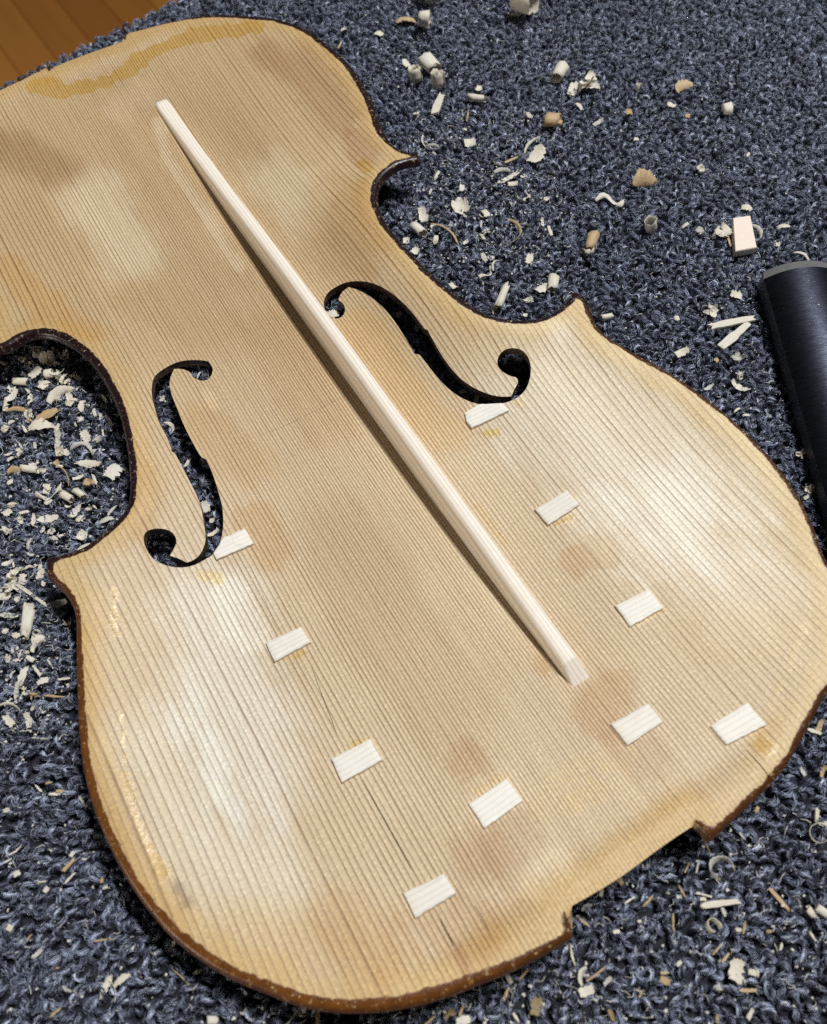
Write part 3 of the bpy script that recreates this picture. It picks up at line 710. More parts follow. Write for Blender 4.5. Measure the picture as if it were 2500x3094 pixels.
# ---- bass bar
def bar_h(y):
    return np.interp(y, [47.2, 52.6, 70, 95, 130, 165, 190, 215, 245, 275, 298, 311, 315.2], [0.25, 4.6, 7.0, 9.2, 10.8, 11.6, 11.5, 10.6, 8.3, 5.4, 3.2, 2.0, 1.6])
ys = np.concatenate([[47.2, 52.6], np.linspace(54, 312, 110), [313.8, 315.2]])
hs = bar_h(ys); hs[2:-2] = smooth_open(hs[2:-2], 8)
sec = [(-1, 0.0), (-1.0, 0.35), (-0.985, 0.70), (-0.90, 0.86), (-0.68, 0.955), (-0.35, 0.99), (0, 1.0), (0.35, 0.99), (0.68, 0.955), (0.90, 0.86), (0.985, 0.70), (1, 0.35), (1, 0.0)]
V = []; F = []
for y_, h_ in zip(ys, hs):
    cx = np.interp(y_, [47, 315], [17.4, 14.5]); hw = np.interp(y_, [47, 315], [2.75, 2.85])
    if y_ > 312: hw -= 0.25 * (y_ - 312) / 3
    if y_ <= 47.3 or y_ > 315: sc_ = sec
    else: sc_ = sec
    for u, t in sc_:
        xx = cx + u * hw * (1 - 0.16 * t)
        b = RIM - float(depth(xx, y_)) - 0.12; bc = RIM - float(depth(cx, y_)) - 0.12
        tt_ = t if h_ > 2.4 else t ** 0.8
        V.append((xx, y_, b * (1 - t) + (bc + h_) * tt_ + (bc * (t - tt_))))
ns = len(sec)
for i in range(len(ys) - 1):
    for k_ in range(ns - 1): F.append((i * ns + k_, i * ns + k_ + 1, (i + 1) * ns + k_ + 1, (i + 1) * ns + k_))
F.append(tuple(range(ns))[::-1]); F.append(tuple(range((len(ys) - 1) * ns, len(ys) * ns)))
bar = part('bass_bar', V, F, M_BAR)
tag(bar, 'new white spruce bass bar glued along the plate')
bm = bmesh.new(); bm.from_mesh(bar.data); bmesh.ops.recalc_face_normals(bm, faces=bm.faces); bm.to_mesh(bar.data); bm.free()
sf = np.ones(len(bar.data.polygons), bool); sf[:ns - 1] = False; sf[-2:] = False
bar.data.polygons.foreach_set('use_smooth', sf)

# ---- cleats across the cracks (corner pixels; the first edge runs with the cleat's own grain)
CLEATS = [([(1404,1252),(1447,1225),(1518,1222),(1538,1245),(1426,1298),(1409,1278)], 'spruce cleat trimmed along the right f-hole'),
          ([(1615,1542),(1712,1484),(1752,1528),(1656,1591)], None), ([(1857,1834),(1958,1783),(2004,1840),(1903,1897)], None),
          ([(1844,2189),(1958,2127),(2004,2184),(1896,2255)], None), ([(2145,2195),(2256,2124),(2316,2192),(2195,2253)], None),
          ([(676,1628),(742,1599),(769,1646),(656,1695),(646,1676),(660,1655)], 'spruce cleat trimmed along the left f-hole'),
          ([(804,1945),(911,1896),(941,1944),(831,2003)], None), ([(1002,2296),(1119,2234),(1157,2299),(1034,2368)], None),
          ([(1415,2430),(1531,2354),(1580,2422),(1465,2506)], None), ([(1218,2700),(1342,2641),(1380,2701),(1256,2776)], None)]
gdirs = [((105, 270), (290, 185)), None, None, None, None, None, None, None, None, None]
for ci_, (poly, lab) in enumerate(CLEATS):
    r = np.random.default_rng(ci_ + 50)
    W_ = np.array([on_plate(*p) for p in poly])
    if ci_ == 0: dv = on_plate(1538, 1245) - on_plate(1426, 1298)
    elif ci_ == 5: dv = on_plate(769, 1646) - on_plate(656, 1695)
    else: dv = (W_[1] - W_[0]) + (W_[2] - W_[3])
    an = math.atan2(dv[1], dv[0]); c = W_.mean(0)
    ca, sa = math.cos(-an), math.sin(-an)
    loc = (W_ - c) @ np.array([[ca, sa], [-sa, ca]])
    # outline resampled with slightly uneven knife-cut sides
    q = []
    for i in range(len(loc)):
        a_, b_ = loc[i], loc[(i + 1) % len(loc)]; n = max(2, int(np.linalg.norm(b_ - a_) / 1.0))
        nr = np.array([-(b_ - a_)[1], (b_ - a_)[0]]); nr /= np.linalg.norm(nr)
        for k_ in range(n): q.append(a_ + (b_ - a_) * k_ / n + nr * (r.normal(0, 0.05) if k_ else 0))
    q = np.array(q); n = len(q); ctr = q.mean(0)
    V = []
    for ins, zz in ((0.0, -0.25), (0.02, 0.55), (0.16, 0.85), (0.75, 1.0), (1.6, 1.06)):
        for v in q:
            dd = ctr - v; ln = np.linalg.norm(dd); v2 = v + dd / ln * min(ins, ln * 0.6)
            wv = np.array([v2[0] * math.cos(an) - v2[1] * math.sin(an), v2[0] * math.sin(an) + v2[1] * math.cos(an)]) + c
            zc = RIM - float(depth(wv[0], wv[1])); V.append((v2[0] * MM, v2[1] * MM, (zc + zz + (r.normal(0, 0.02) if zz > 0.5 else 0)) * MM))
    V.append((ctr[0] * MM, ctr[1] * MM, (RIM - float(depth(c[0], c[1])) + 1.08) * MM))
    F = [(k_ * n + i, k_ * n + (i + 1) % n, (k_ + 1) * n + (i + 1) % n, (k_ + 1) * n + i) for k_ in range(4) for i in range(n)]
    F += [(4 * n + i, 4 * n + (i + 1) % n, 5 * n) for i in range(n)]
    o = mesh_obj('cleat', V, F, M_CLEAT, plate)
    bm = bmesh.new(); bm.from_mesh(o.data); bmesh.ops.recalc_face_normals(bm, faces=bm.faces); bm.to_mesh(o.data); bm.free()
    o.location = (c[0] * MM, c[1] * MM - ROOTL.y, 0); o.rotation_euler = (0, 0, an)
    if lab: tag(o, lab)

# ------------------------------------------------------------------ black half-round tool at the right
def tool():
    t0 = np.array([130.2, 94.3]); d = np.array([0.48662, 0.87361]); nv = np.array([0.87361, -0.48662])
    root = bpy.data.objects.new('half_round_tool', None); COL.objects.link(root)
    mp = t0 + nv * 13 - d * 30; root.location = (mp[0] * MM, mp[1] * MM, 0); root.rotation_euler = (0, 0, math.atan2(d[1], d[0]) - math.pi / 2)
    tag(root, 'long black tool with rounded top and grey end rim at the right margin', 'tool')
    m = NT('black_brushed_metal'); tc = m.n('ShaderNodeTexCoord'); p = m.vmath('SCALE', tc.outputs['Object']); p.node.inputs['Scale'].default_value = 1000.0
    x, y, z = m.xyz(p)
    br = m.noise(m.vec(m.math('MULTIPLY', x, 0.35), m.math('MULTIPLY', y, 4.5), m.math('MULTIPLY', z, 0.35)), 1.0, 4.0, 0.7)
    sp = m.step(m.noise(p, 1.3, 2.0, 0.5), 0.74, 0.76)
    col = m.mix(m.rng(br, 0.4, 0.75, 0, 1), (0.030, 0.032, 0.044), (0.15, 0.165, 0.22))
    col = m.mix(sp, col, (0.45, 0.43, 0.38))
    mat = m.set(color=col, rough=m.rng(br, 0.3, 0.7, 0.36, 0.26), normal=m.bump(br, 0.5, 0.00006), metal=1.0)
    m2 = NT('black_side'); mat2 = m2.set(color=(0.030, 0.034, 0.037), rough=0.5)
    m3 = NT('bare_bevel'); tc3 = m3.n('ShaderNodeTexCoord'); n3 = m3.noise(tc3.outputs['Object'], 500.0, 3.0)
    mat3 = m3.set(color=m3.mix(n3, (0.16, 0.158, 0.155), (0.28, 0.275, 0.27)), rough=0.36, metal=0.4)
    hw, wall, top = 13.0, 6.3, 11.2
    sg = top - wall; R = (hw ** 2 + sg ** 2) / (2 * sg); th = math.asin(hw / R)
    def profile(ins):
        arc = [(R * math.sin(-th + 2 * th * i / 28), wall + sg - R + R * math.cos(-th + 2 * th * i / 28)) for i in range(29)]
        return [(x_ * (1 - ins / hw), 0.5 + (z_ - 0.5) * (1 - ins / 8.0)) for x_, z_ in arc]
    y0, y1 = -95.0, 67.0
    A = profile(0); B = profile(0.8)
    def strip(name, rows, mat, parent, smooth):
        V = []; F = []
        for rr, yy in rows:
            for a_, b_ in rr: V.append((a_ * MM, yy * MM, b_ * MM))
        n = len(rows[0][0])
        for i in range(len(rows) - 1):
            for k_ in range(n - 1): F.append((i * n + k_, i * n + k_ + 1, (i + 1) * n + k_ + 1, (i + 1) * n + k_))
        o = mesh_obj(name, V, F, mat, parent, smooth)
        return o
    body = strip('body', [(A, y0), (A, y1)], mat, root, True)
    # sides, foot and ends as one block under the rounded top
    sd = [(-hw, wall), (-hw + 0.15, 0.5), (hw - 0.15, 0.5), (hw, wall)]
    strip('side', [(sd, y0), (sd, y1)], mat2, root, False)
    A2 = [(a_ * 0.999, b_) for a_, b_ in A]
    strip('bevel', [(A2, y1), (B, y1 + 3.6)], mat3, root, True)
    sb = [(-hw, wall), (-hw + 0.15, 0.5), (hw - 0.15, 0.5), (hw, wall)]
    se = [B[0], (B[0][0], 0.5), (B[-1][0], 0.5), B[-1]]
    strip('side', [(sb, y1), (se, y1 + 3.6)], mat3, root, False)
    E_ = B + [(B[-1][0], 0.5), (B[0][0], 0.5)]
    mesh_obj('end_face', [(a_ * MM, (y1 + 3.6) * MM, b_ * MM) for a_, b_ in E_], [tuple(range(len(E_)))], mat3, root)
    E_ = A + [(hw - 0.15, 0.5), (-hw + 0.15, 0.5)]
    mesh_obj('end_face', [(a_ * MM, y0 * MM, b_ * MM) for a_, b_ in E_], [tuple(range(len(E_)))[::-1]], mat2, root)
tool()

# ------------------------------------------------------------------ pinkish wood block among the shavings
def block():
    c = [ray_at(*p, 3.0) for p in ((2214, 661), (2266, 654), (2288, 746), (2223, 757))]
    base = np.mean(c, 0); V = []
    for z_, s_ in ((0.0, 1.0), (2.7, 1.0), (3.0, 0.97)):
        for q in c: V.append(((q[0] - base[0]) * s_ * MM, (q[1] - base[1]) * s_ * MM, z_ * MM))
    V2 = V; F = [(0, 1, 2, 3)[::-1]] + [(k_ * 4 + i, k_ * 4 + (i + 1) % 4, k_ * 4 + 4 + (i + 1) % 4, k_ * 4 + 4 + i) for k_ in range(2) for i in range(4)] + [(8, 9, 10, 11)]
    m = NT('pink_offcut'); tc = m.n('ShaderNodeTexCoord'); n = m.noise(tc.outputs['Object'], 900.0, 3.0)
    o = mesh_obj('wood_block', V2, F, m.set(color=m.mix(n, (0.72, 0.60, 0.50), (0.80, 0.69, 0.59)), rough=0.7, normal=m.bump(n, 0.3, 0.0001)))
    bm = bmesh.new(); bm.from_mesh(o.data); bmesh.ops.recalc_face_normals(bm, faces=bm.faces); bm.to_mesh(o.data); bm.free()
    o.location = (base[0] * MM, base[1] * MM, 0.0004); o.rotation_euler = (0.05, -0.03, 0)
    tag(o, 'small flat pinkish rectangular wood offcut on the carpet above the black tool', 'wood offcut')
block()

# ------------------------------------------------------------------ shavings
def strip_mesh(kind, L, W, r, tone):
    """one shaving (mm), lying along local x with its width along y; returns verts, faces"""
    th = 0.11
    if kind in 'fg': n = 13; m = 5
    elif kind in 'cr': n = 26; m = 3
    elif kind == 'a': n = 18; m = 2
    elif kind == 'h': n = 20; m = 1
    elif kind == 's': n = 7; m = 2
    elif kind == 'w': n = 24; m = 2
    else: n = 9; m = 3
    mid = []
    rag0 = r.uniform(-0.5, 0.9, m + 1); rag1 = r.uniform(-0.9, 0.5, m + 1)
    for i in range(n + 1):
        t = i / n; row = []
        if kind == 'f': taper = (0.55 + 0.45 * math.sin(math.pi * min(1, t * 1.3 + 0.15)) ** 0.5) if r.bit_generator else 1
        wj = W * (1 + r.normal(0, 0.05)); el, er = (r.uniform(0.72, 1.12), r.uniform(0.72, 1.12)) if kind in 'fg' else ((r.uniform(0.8, 1.06), r.uniform(0.8, 1.06)) if kind in 'cra' else (1, 1))
        if kind in 'fg' and r.uniform() < 0.12: el *= 0.6
        if kind == 'f': wj *= 0.62 + 0.38 * math.sin(math.pi * (0.12 + 0.76 * t))
        if kind == 'g': wj *= math.sin(math.pi * (0.06 + 0.88 * t)) ** 0.7
        if kind == 's': wj *= 1.0 - 0.55 * abs(t - 0.35)
        if kind == 'h': wj *= 0.8
        if kind == 'a': wj *= 0.30 + 0.70 * math.sin(math.pi * (0.04 + 0.92 * t))
        if kind == 'w': wj *= 0.5 + 0.5 * abs(math.sin(7 * t + 1))
        for j in range(m + 1):
            v = j / m - 0.5; s = t; v = v * (el if v < 0 else er)
            if i == 0: s += rag0[j] * 0.13
            if i == n: s += rag1[j] * 0.13
            if kind in 'fg':
                bend = strip_mesh.bend; ang = bend * (s - 0.5); R = L / max(abs(bend), 0.05)
                p = (R * math.sin(abs(ang)) * (1 if s > 0.5 else -1) if bend else (s - 0.5) * L, v * wj, R * (1 - math.cos(ang)) * strip_mesh.sgn + 0.35 * W * (v * v) * strip_mesh.cup)
            elif kind == 'c':      # a roll lying on its side: its axis is local x
                turns = strip_mesh.turns; ang = 2 * math.pi * turns * s; R = W * 0.5 * (1 - 0.42 * s) * (1 + 0.12 * math.sin(2 * ang + strip_mesh.bend)) * (1 + strip_mesh.cup * 0.22 * v)
                p = ((v + strip_mesh.shift * (s - 0.5)) * L * (1 - 0.25 * s), R * math.sin(ang), (R * (1 - math.cos(ang)) + (W * 0.5 - R)) * 0.85)
            elif kind == 'r':      # a ring seen down its axis
                ang = 2 * math.pi * strip_mesh.turns * s; R = L * 0.5 * (1 - 0.28 * s)
                p = (R * math.cos(ang), R * math.sin(ang), (v + 0.5 + strip_mesh.shift * s * 0.4) * wj * 1.3)
            elif kind == 'a':      # crescent lying on edge
                bend = strip_mesh.bend; ang = bend * (s - 0.5); R = L / abs(bend)
                off = v * wj
                p = ((R + off * 0.55) * math.sin(ang), (R + off * 0.55) * math.cos(ang) - R, abs(off) * 0.4 + off * 0.75 + 0.5 * W)
            elif kind == 'h':
                bend = strip_mesh.bend; ang = bend * (s - 0.5); R = L / abs(bend)
                p = (R * math.sin(ang), R * math.cos(ang) - R + v * wj, 0.5 + 0.9 * math.sin(math.pi * s))
            elif kind == 's':
                p = ((s - 0.5) * L, v * wj + 0.05 * L * math.sin(2.5 * s + strip_mesh.bend) * 0.35, 0.0)
            else:
                p = ((s - 0.5) * L, v * wj + 0.14 * L * math.sin(6.5 * s + strip_mesh.bend), 0.5 + 0.10 * L * math.sin(8 * s) * (0.5 + v))
            row.append(np.array(p) + r.normal(0, 0.035, 3))
        mid.append(row)
    G = np.array(mid)
    T = th if kind != 's' else max(0.35, min(0.9, W * 0.55))
    du = np.gradient(G, axis=0); dv = np.gradient(G, axis=1) if m > 0 else None
    N = np.cross(du, dv); N /= np.maximum(np.linalg.norm(N, axis=2, keepdims=True), 1e-6)
    top = G + N * T / 2; bot = G - N * T / 2
    V = np.vstack([top.reshape(-1, 3), bot.reshape(-1, 3)]); q = (n + 1) * (m + 1); F = []
    id_ = lambda i, j: i * (m + 1) + j
    for i in range(n):
        for j in range(m):
            F.append((id_(i, j), id_(i + 1, j), id_(i + 1, j + 1), id_(i, j + 1)))
            F.append((q + id_(i, j), q + id_(i, j + 1), q + id_(i + 1, j + 1), q + id_(i + 1, j)))
    for i in range(n):
        F.append((id_(i, 0), q + id_(i, 0), q + id_(i + 1, 0), id_(i + 1, 0))); F.append((id_(i, m), id_(i + 1, m), q + id_(i + 1, m), q + id_(i, m)))
    for j in range(m):
        F.append((id_(0, j), id_(0, j + 1), q + id_(0, j + 1), q + id_(0, j))); F.append((id_(n, j), q + id_(n, j), q + id_(n, j + 1), id_(n, j + 1)))
    return V, F

def build_shaving(px, py, L, W, ang, kind, tone, seed, tilt=None, lift=0.0):
    """px, py: where it lies; L, W: its size in photo pixels there; ang: degrees, counter-clockwise in the photo"""
    r = np.random.default_rng(seed)
    c = ray_at(px, py, 0.8)
    a = math.radians(ang)
    dv = ray_at(px + 10 * math.cos(a), py - 10 * math.sin(a), 0.8) - c; sl = np.linalg.norm(dv) / 10
    dw = ray_at(px - 10 * math.sin(a), py - 10 * math.cos(a), 0.8) - c; sw = np.linalg.norm(dw) / 10
    Lm, Wm = max(0.5, L * sl), max(0.28, W * sw)
    strip_mesh.bend = r.uniform(0.5, 1.7) * r.choice([-1, 1]); strip_mesh.sgn = r.choice([-1, 1, 1]); strip_mesh.cup = r.uniform(-1, 1.5)
    strip_mesh.turns = r.uniform(1.2, 2.3); strip_mesh.shift = r.uniform(-0.6, 0.6)
    if kind == 'a': strip_mesh.bend = r.uniform(1.3, 2.4) * r.choice([-1, 1])
    if kind == 'h': strip_mesh.bend = r.uniform(0.6, 1.8) * r.choice([-1, 1])
    if kind == 'r': strip_mesh.turns = r.uniform(0.7, 1.6)
    if kind == 'k':           # a crumpled shaving: torn, folded, several lobes of one piece
        V = []; F = []
        for q in range(4):
            strip_mesh.bend = r.uniform(0.8, 2.4) * r.choice([-1, 1]); strip_mesh.sgn = r.choice([-1, 1]); strip_mesh.cup = r.uniform(-1, 2)
            v, f = strip_mesh('g', Lm * r.uniform(0.5, 0.85), Wm * r.uniform(0.4, 0.7), r, tone)
            e = np.array(Euler((r.uniform(-0.7, 0.7), r.uniform(-0.6, 0.6), r.uniform(0, 6.28))).to_matrix())
            v = v @ e.T + np.array([r.uniform(-0.2, 0.2) * Lm, r.uniform(-0.25, 0.25) * Wm, r.uniform(0.2, 0.8)])
            b = len(V); V += list(v); F += [tuple(b + i for i in g_) for g_ in f]
        V = np.array(V)
    else:
        V, F = strip_mesh(kind, Lm, Wm, r, tone)
    tl = {'f': 0.22, 'g': 0.2, 'c': 0.15, 'r': 0.35, 'a': 0.2, 'h': 0.15, 's': 0.10, 'w': 0.2, 'k': 0.1}[kind] if tilt is None else tilt
    e = np.array(Euler((r.normal(0, tl), r.normal(0, tl * 0.6), 0)).to_matrix()); V = V @ e.T
    V[:, 2] -= V[:, 2].min() + (0.35 if kind in 'fgks' else 0.5)
    nm = {'f': 'wood_flake', 'g': 'wood_flake', 'c': 'wood_curl', 'r': 'wood_curl', 'a': 'wood_shaving', 'h': 'wood_fibre', 's': 'wood_splinter', 'w': 'wood_shaving', 'k': 'crumpled_shaving'}[kind]
    o = mesh_obj(nm, V * MM, F, M_SHAVE[tone], smooth=kind in 'crawh')
    o.location = (c[0] * MM, c[1] * MM, 0.0003 + lift * MM)
    o.rotation_euler = (0, 0, math.atan2(dv[1], dv[0]))
    return o

# where they lie: (x, y, length, width, angle, kind, tone) in photo pixels
SH = [
 # upper right field of carpet
 (1580,44,70,66,-15,'c',0),(1228,61,62,24,5,'f',1),(1282,80,38,36,0,'c',0),(1303,8,42,40,10,'r',3),(1300,205,48,40,-40,'c',0),(1259,241,40,20,0,'r',0),(1324,264,46,24,0,'r',0),(1326,316,58,22,66,'s',0),
 (1228,189,26,18,-50,'f',0),(1443,306,56,20,-8,'c',0),(1448,267,26,20,80,'f',0),(1666,378,50,38,-4,'c',1),(1622,469,58,40,55,'f',0),(1601,433,70,9,40,'a',3),(1277,428,42,14,110,'a',0),(1313,435,40,8,-15,'a',3),(1419,430,36,20,10,'f',0),
 (1394,625,54,44,12,'f',0),(1280,648,50,28,108,'f',0),(1259,697,42,28,-40,'c',0),(1350,690,115,7,-35,'h',1),(1572,690,100,13,-75,'a',1),(1536,535,66,12,22,'f',0),(1520,512,60,10,-5,'a',3),(1466,643,32,20,-65,'f',0),(1640,669,26,10,-80,'f',0),(1663,695,32,10,110,'s',0),
 (1601,778,32,24,70,'f',0),(1228,723,22,18,0,'f',0),(1254,757,26,20,50,'f',0),(1145,98,24,16,-20,'f',0),(1028,132,24,5,70,'s',1),(1041,88,20,12,20,'f',0),(1414,345,36,5,78,'s',1),(1547,480,40,6,24,'s',1),(1689,231,42,40,60,'c',0),
 (1732,267,42,26,70,'f',0),(1779,264,66,58,85,'k',0),(1750,319,34,10,-55,'f',0),(2061,264,68,24,28,'a',1),(2030,314,30,16,-20,'f',0),(2199,334,28,26,0,'c',0),(1937,547,76,40,8,'a',1),(1844,604,88,16,-12,'w',0),(1971,690,42,22,0,'r',3),
 (2175,705,60,40,70,'k',0),(2298,694,62,14,-58,'a',0),(2203,722,46,7,-70,'s',1),(1784,739,54,40,70,'c',1),(1776,760,30,26,20,'c',0),(2121,511,34,24,-10,'k',0),(2258,625,36,16,-15,'f',0),(2429,767,52,8,-28,'h',0),(1903,340,26,14,15,'f',1),(1929,267,20,9,0,'r',3),
 (2072,680,24,8,30,'f',0),(2115,695,26,14,-40,'f',0),(1934,512,18,12,40,'f',1),(2080,345,14,12,0,'f',1),(2264,462,16,8,60,'f',0),(1924,418,18,10,0,'f',0),(1807,367,34,10,30,'f',3),(2370,684,40,10,0,'f',0),(2350,735,20,14,0,'f',0),
 (1639,871,42,28,35,'f',0),(1673,861,50,32,82,'c',0),(1521,901,80,30,68,'c',0),(1370,862,28,16,-40,'f',0),(1474,825,52,10,40,'w',0),(1490,800,46,8,70,'h',3),(1588,948,14,12,0,'f',0),(1600,905,40,18,10,'k',3),
 (2147,941,48,38,60,'k',0),(2217,975,148,18,11,'s',0),(2222,1011,112,26,38,'s',0),(2059,1065,52,22,30,'f',0),(2227,889,36,24,-15,'f',0),(2048,959,18,14,10,'f',0),(1833,959,40,18,15,'c',0),(2232,1138,52,24,-20,'k',3),(2238,1169,68,24,-42,'f',0),(2227,1086,46,26,20,'k',3),(2144,1167,38,12,30,'g',3),(2166,1087,20,14,50,'f',1),(2419,1374,46,24,-60,'k',0),(2453,1478,34,26,-70,'k',0),(2440,1500,20,12,20,'f',0),(2258,1251,26,8,0,'g',0),(2230,1235,24,8,35,'g',0),(2410,1240,20,12,10,'f',0),
 # inside the left waist
 (115,1062,40,30,80,'f',0),(142,1082,50,34,10,'f',0),(106,1125,46,36,40,'f',0),(60,1153,46,18,3,'c',0),(138,1162,46,40,-30,'k',0),(149,1129,28,24,10,'c',0),(186,1136,56,36,-45,'k',0),(182,1185,108,26,24,'a',0),(37,1192,54,24,48,'g',0),(58,1235,78,14,-8,'a',1),(138,1259,98,34,33,'g',1),(119,1289,88,34,6,'g',0),(248,1224,38,20,85,'f',0),(89,1266,20,6,-38,'s',1),(257,1315,38,28,-60,'f',0),(173,1325,54,20,84,'f',3),(186,1363,46,40,20,'k',0),(257,1352,96,14,-15,'w',3),(272,1400,84,22,-6,'g',0),(346,1427,58,46,50,'f',0),(92,1419,58,24,-4,'c',0),(40,1419,44,20,8,'a',1),(130,1421,26,22,0,'k',0),(200,1427,78,4,-58,'h',1),(235,1441,36,14,24,'f',0),(272,1462,50,30,0,'k',1),(145,1494,92,14,8,'w',0),(205,1505,40,28,-30,'c',0),(240,1490,40,24,-35,'c',0),(227,1542,52,18,52,'g',0),(145,1564,70,20,11,'g',0),(99,1568,38,15,85,'g',0),(246,1616,36,30,60,'f',0),(86,1641,42,14,80,'g',3),(35,1527,30,22,30,'k',0),(320,1572,54,14,20,'g',3),(20,1300,36,26,40,'k',0),(70,1085,30,18,-30,'f',0),(20,1230,40,20,70,'k',0),(300,1330,36,16,-10,'k',3),(60,1345,30,8,-60,'g',3),(30,1385,24,14,40,'f',0),(28,1455,20,18,20,'f',0),(60,1570,26,20,60,'k',0),(20,1545,30,22,40,'f',0),(170,1395,20,14,30,'f',1),(240,1265,22,14,20,'f',0),(170,1290,30,10,60,'f',0),(330,1270,40,10,-60,'g',3),(95,1210,40,16,-20,'k',0),(335,1540,40,12,50,'g',3),(20,1600,34,24,10,'k',0),(250,1650,44,10,28,'g',3),
 # left of the lower bout
 (85,1790,152,11,-33,'s',0),(83,1889,88,32,83,'c',0),(88,1840,40,36,80,'k',0),(18,1780,56,40,40,'k',0),(111,1910,22,8,0,'r',3),(111,1941,72,18,38,'a',0),(26,1858,62,14,0,'g',3),(176,1821,66,20,10,'f',3),(70,2044,78,20,66,'g',0),(109,2024,44,10,-52,'f',0),(47,2086,54,14,82,'g',3),(127,2057,42,20,22,'f',0),(104,2104,52,9,8,'k',1),(161,2102,62,6,-7,'s',1),(29,2125,78,14,-12,'a',0),(23,2176,38,26,-50,'f',0),(83,2174,52,22,-78,'f',0),(123,1733,36,28,70,'f',0),(40,1735,46,34,10,'k',0),(66,1745,30,18,60,'f',0),(12,1800,40,26,0,'f',0),(20,1700,36,16,20,'f',0),(130,1765,26,16,60,'k',0),(150,2005,34,6,-60,'s',3),(190,2050,40,6,10,'s',0),(20,1990,30,18,20,'k',0),(60,1985,24,12,60,'f',0),(200,1880,22,14,0,'f',0),(118,2230,50,4,-2,'s',3),(15,1905,20,16,0,'f',0),(50,1810,30,20,-60,'k',0),
 # lower left corner
 (318,2980,86,20,64,'g',0),(345,2985,90,22,-70,'a',0),(366,2960,70,26,38,'g',0),(207,2613,56,11,46,'s',1),(210,2652,46,6,46,'s',0),(114,2382,32,8,-45,'g',0),(166,2398,48,10,5,'g',0),(44,2571,50,7,36,'g',0),(20,2600,30,6,30,'g',0),(311,2841,58,5,8,'s',1),(518,2859,44,13,62,'f',0),(544,2945,80,4,-42,'h',1),(596,2937,36,12,28,'f',0),(643,3085,30,26,0,'c',0),(137,2688,22,14,50,'f',0),(124,2662,30,6,12,'h',0),(180,2390,26,9,0,'s',1),(215,2580,20,12,60,'f',0),(252,2595,16,6,0,'f',0),(245,2420,36,8,-60,'g',3),(145,2365,22,5,10,'s',1),(257,2790,18,10,60,'f',1),(85,2834,26,5,55,'s',1),(200,2992,30,14,-30,'f',3),(305,2660,16,10,80,'f',1),(18,2447,22,14,10,'f',0),(170,2925,12,6,10,'f',1),(25,2805,22,20,60,'f',0),(316,2682,16,8,20,'f',0),(110,2882,40,14,40,'f',3),(165,3060,40,8,40,'s',1),(48,2640,26,18,30,'f',0),
 # below and right of the plate
 (911,3056,32,24,60,'f',0),(960,3074,52,13,84,'s',1),(1256,3046,24,14,30,'f',0),(1360,3063,44,26,20,'k',2),(1401,3084,48,30,10,'f',0),(1622,3042,58,38,75,'f',2),(1585,2945,48,6,50,'s',1),(1531,3004,42,9,70,'s',1),(1540,2958,34,14,-60,'f',0),(1300,3085,50,6,40,'s',1),(1395,3055,34,9,70,'s',1),(1560,3075,34,8,-60,'s',0),(880,3080,60,4,50,'s',3),
 (2181,2636,78,26,0,'r',3),(2175,2732,128,22,9,'s',0),(2360,2719,98,11,-50,'s',1),(2129,2704,54,6,-14,'s',0),(2150,2805,50,18,0,'r',0),(2230,2934,76,50,80,'f',0),(2279,2939,36,20,-10,'f',0),(1755,2950,66,34,75,'a',0),(1775,2995,48,34,20,'f',0),(2264,2994,50,12,3,'s',1),(2012,2963,34,22,-25,'f',1),(2478,2522,66,26,0,'r',0),(2471,2465,38,12,85,'c',0),(2487,2752,52,28,-35,'c',0),(2455,2758,34,18,-50,'c',0),(1771,2740,38,26,30,'a',3),(1875,2660,32,18,-55,'f',1),(1727,2781,48,8,86,'s',1),(1722,2776,50,6,80,'s',1),(1802,2945,72,7,34,'s',1),(1730,2885,66,9,-78,'g',0),(2490,2486,26,16,0,'f',0),(1766,2786,42,6,-38,'s',1),(1960,2724,46,8,48,'g',1),(2064,2693,48,6,-60,'g',1),(2269,3066,36,14,62,'s',0),(2170,2869,44,6,46,'s',1),(2195,2895,36,9,50,'s',1),(2055,2710,18,12,0,'f',0),(2127,2716,20,12,0,'f',0),(2190,2755,30,10,-70,'f',3),(2036,2785,54,5,-88,'s',1),(1865,2816,22,14,20,'f',0),(1935,2784,12,10,0,'f',0),(2235,2810,20,14,0,'f',0),(2253,2800,40,6,80,'s',1),(2327,2815,16,12,0,'f',1),(2364,2860,26,9,70,'g',0),(2055,2912,20,14,40,'f',0),(2011,2940,24,9,0,'s',1),(1838,2965,34,16,50,'f',3),(1938,3006,24,6,60,'s',1),(2170,2985,30,18,20,'k',3),(2290,2445,22,12,60,'f',1),(2245,2525,26,5,-50,'s',0),(2110,2620,44,5,80,'s',3),(2080,2620,34,5,60,'s',1),(1905,2720,36,7,35,'s',0),(1820,2690,40,12,80,'s',0),(2170,3080,30,16,80,'f',1),(1850,3070,40,14,-70,'s',2),(2460,2830,40,6,-60,'s',0),(2310,2350,22,6,40,'s',0),(2430,2330,30,12,-60,'f',3),(2490,2330,40,16,70,'f',1),(2480,2195,46,18,70,'f',1),(2465,2210,44,10,-18,'s',0),
 # seen through the f-holes and the waist edge
 (1006,948,38,20,12,'f',0),(492,1206,30,14,10,'k',3),(516,1285,46,14,-50,'a',0),(565,1398,30,12,62,'f',0),(620,1530,40,28,-70,'f',3),(642,1610,44,14,32,'f',0),(640,1570,18,14,0,'f',3),(1160,893,26,18,0,'f',3),(1260,990,34,12,20,'k',3),(1440,1205,40,18,70,'f',3),(1205,948,20,16,30,'f',3),(600,1130,24,8,60,'g',3),(1400,1180,24,20,20,'f',3),(1560,1085,14,10,0,'f',3),
]
